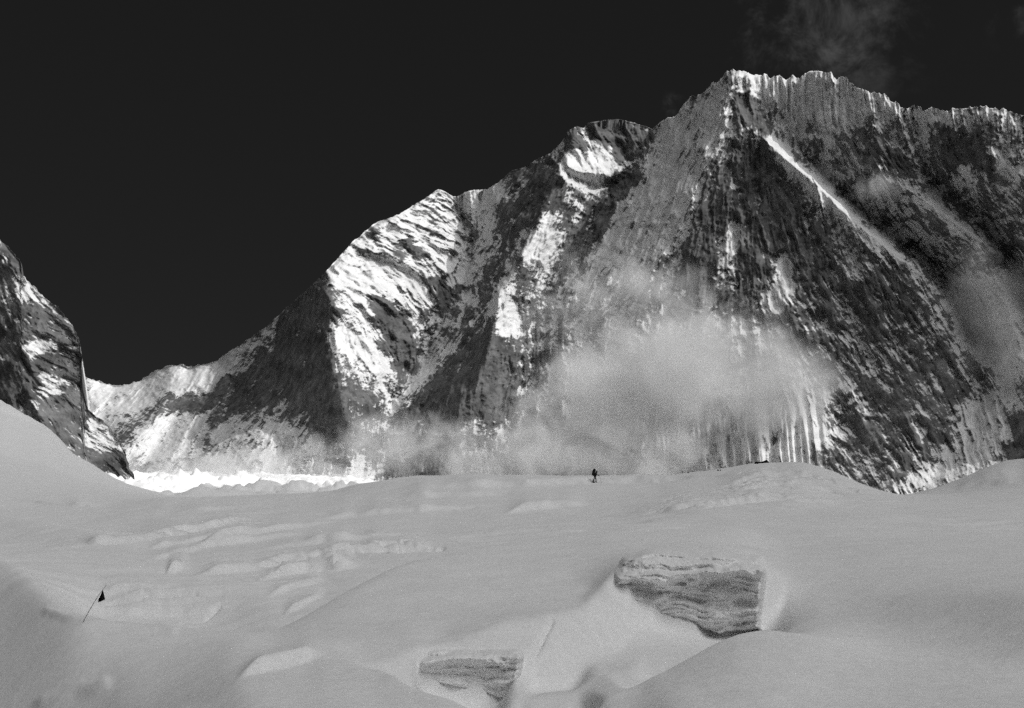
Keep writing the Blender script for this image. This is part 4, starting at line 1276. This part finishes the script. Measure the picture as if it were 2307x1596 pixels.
def flag_wand():
    b = hit(187, 1402)
    root = link(bpy.data.objects.new('marker_flag', None))
    root.location = b
    root['label'] = 'small black cloth flag on a thin wand leaning in the near snow'
    root['category'] = 'flag'
    Y = b.y

    def q(x, y, dy=0.0):
        return P(x, y, Y + dy) - b
    bm = bmesh.new()
    pts = [q(184, 1407.5), q(187, 1402), q(204, 1371), (q(222, 1341.5)), q(231, 1330), q(236, 1323.5), q(241, 1317)]
    tube(bm, pts, [.0075, .0075, .0070, .0060, .0050, .0042, .0032], 8)
    from_bm('wand', bm, M_CANE, root)
    # cloth: grid between the wand edge and the free edge, with a fold
    bm = bmesh.new()
    A = [(230.8, 1329.5), (226.6, 1341.0), (222.0, 1350.5), (220.6, 1354.0)]
    nu, nv = 9, 11
    gl = {}
    for i in range(nu):
        u = i / (nu - 1)
        for j in range(nv):
            t = j / (nv - 1)
            lx = np.interp(t, [0, .45, .85, 1], [231.0, 226.4, 220.6, 221.8])
            ly = np.interp(t, [0, .45, .85, 1], [1330, 1341.5, 1353.0, 1358])
            rx_ = np.interp(t, [0, 1], [231.9, 237.2])
            ry_ = np.interp(t, [0, 1], [1330, 1351.0])
            x = lx + (rx_ - lx) * u
            y = ly + (ry_ - ly) * u
            fold = 0.035 * t * math.sin(u * 7.0 + t * 1.5)
            gl[i, j] = bm.verts.new(q(x, y, fold))
    for i in range(nu - 1):
        for j in range(nv - 1):
            bm.faces.new((gl[i, j], gl[i + 1, j], gl[i + 1, j + 1], gl[i, j + 1]))
    bmesh.ops.solidify(bm, geom=bm.faces[:], thickness=0.004)
    from_bm('cloth', bm, M_BLACK, root)


flag_wand()


def tent():
    b = crest_hit(1714, 1042)
    Y = b.y - 0.3
    z0 = b.z
    root = link(bpy.data.objects.new('tent', None))
    root.location = (b.x, Y, z0)
    root['label'] = 'low dark tent with sagging ridge and two peaked ends on the skyline'
    root['category'] = 'tent'
    k = Y / F
    prof = [(-15.5, -0.5, 0.2), (-13.4, 4.6, 5.0), (-11, 4.2, 4.4), (-7, 3.4, 3.4), (-2, 2.6, 2.6), (3, 3.2, 2.9), (8, 5.0, 4.2), (12.6, 7.4, 7.0), (16, 1.8, 0.4)]
    bm = bmesh.new()
    rows = []
    for (x, zt, _) in prof:
        row = []
        gz = ground(b.x + x * k, Y) - z0
        for j in range(9):
            t = j / 8 * 2 - 1
            hgt = (zt * k) * (1 - abs(t) ** 1.4)
            yy = t * 0.55
            g = ground(b.x + x * k, Y + yy) - z0 - 0.04
            row.append(bm.verts.new((x * k, yy, max(g, g + hgt + max(0, (gz - g)) * (1 - abs(t))))))
        rows.append(row)
    for a, c in zip(rows[:-1], rows[1:]):
        for j in range(8):
            bm.faces.new((a[j], c[j], c[j + 1], a[j + 1]))
    bmesh.ops.solidify(bm, geom=bm.faces[:], thickness=0.01)
    from_bm('canopy', bm, M_BLACK, root)
    for x, zt in ((-13.4, 4.9), (12.6, 7.8)):
        bm = bmesh.new()
        g = ground(b.x + x * k, Y) - z0
        tube(bm, [(x * k, 0.02, g - .1), (x * k, 0.02, g + zt * k)], .012)
        from_bm('tent_pole', bm, M_METAL, root)


tent()


def gear_bag(x, y, w_, label):
    b = crest_hit(x, y)
    root = link(bpy.data.objects.new('gear_bag', None))
    root.location = b
    root['label'] = label
    root['category'] = 'bag'
    root['group'] = 'dark bags left on the snow crest'
    h_ = w_ * 0.36
    bm = bmesh.new()
    secs = [(-w_ / 2, .05), (-w_ * .46, .75), (-w_ * .25, .98), (0, 1.0), (w_ * .25, .95), (w_ * .46, .7), (w_ / 2, .05)]
    rings = []
    for (xx, s_) in secs:
        ring = []
        for q in range(12):
            a = 2 * math.pi * q / 12
            ring.append(bm.verts.new((xx, math.cos(a) * h_ * s_, h_ * 0.8 + math.sin(a) * h_ * s_)))
        rings.append(ring)
    for a, c in zip(rings[:-1], rings[1:]):
        for q in range(12):
            bm.faces.new((a[q], a[(q + 1) % 12], c[(q + 1) % 12], c[q]))
    bm.faces.new(rings[0][::-1])
    bm.faces.new(rings[-1])
    from_bm('bag_body', bm, M_PACK, root)
    for sg in (-1, 1):
        bm = bmesh.new()
        tube(bm, [(-w_ * .22, sg * h_ * .75, h_ * 1.3), (-w_ * .18, sg * h_ * .5, h_ * 2.1), (w_ * .18, sg * h_ * .5, h_ * 2.1), (w_ * .22, sg * h_ * .75, h_ * 1.3)], w_ * .03, 6)
        from_bm('handle', bm, M_PACK, root)


gear_bag(1550.6, 1065, 0.24, 'small dark bag lying alone on the crest between walker and tent')
gear_bag(1617.6, 1060.5, 0.22, 'dark bag, left one of the close pair below the tent')
gear_bag(1622.9, 1060.2, 0.17, 'smaller dark bag, right one of the close pair nearest the tent')
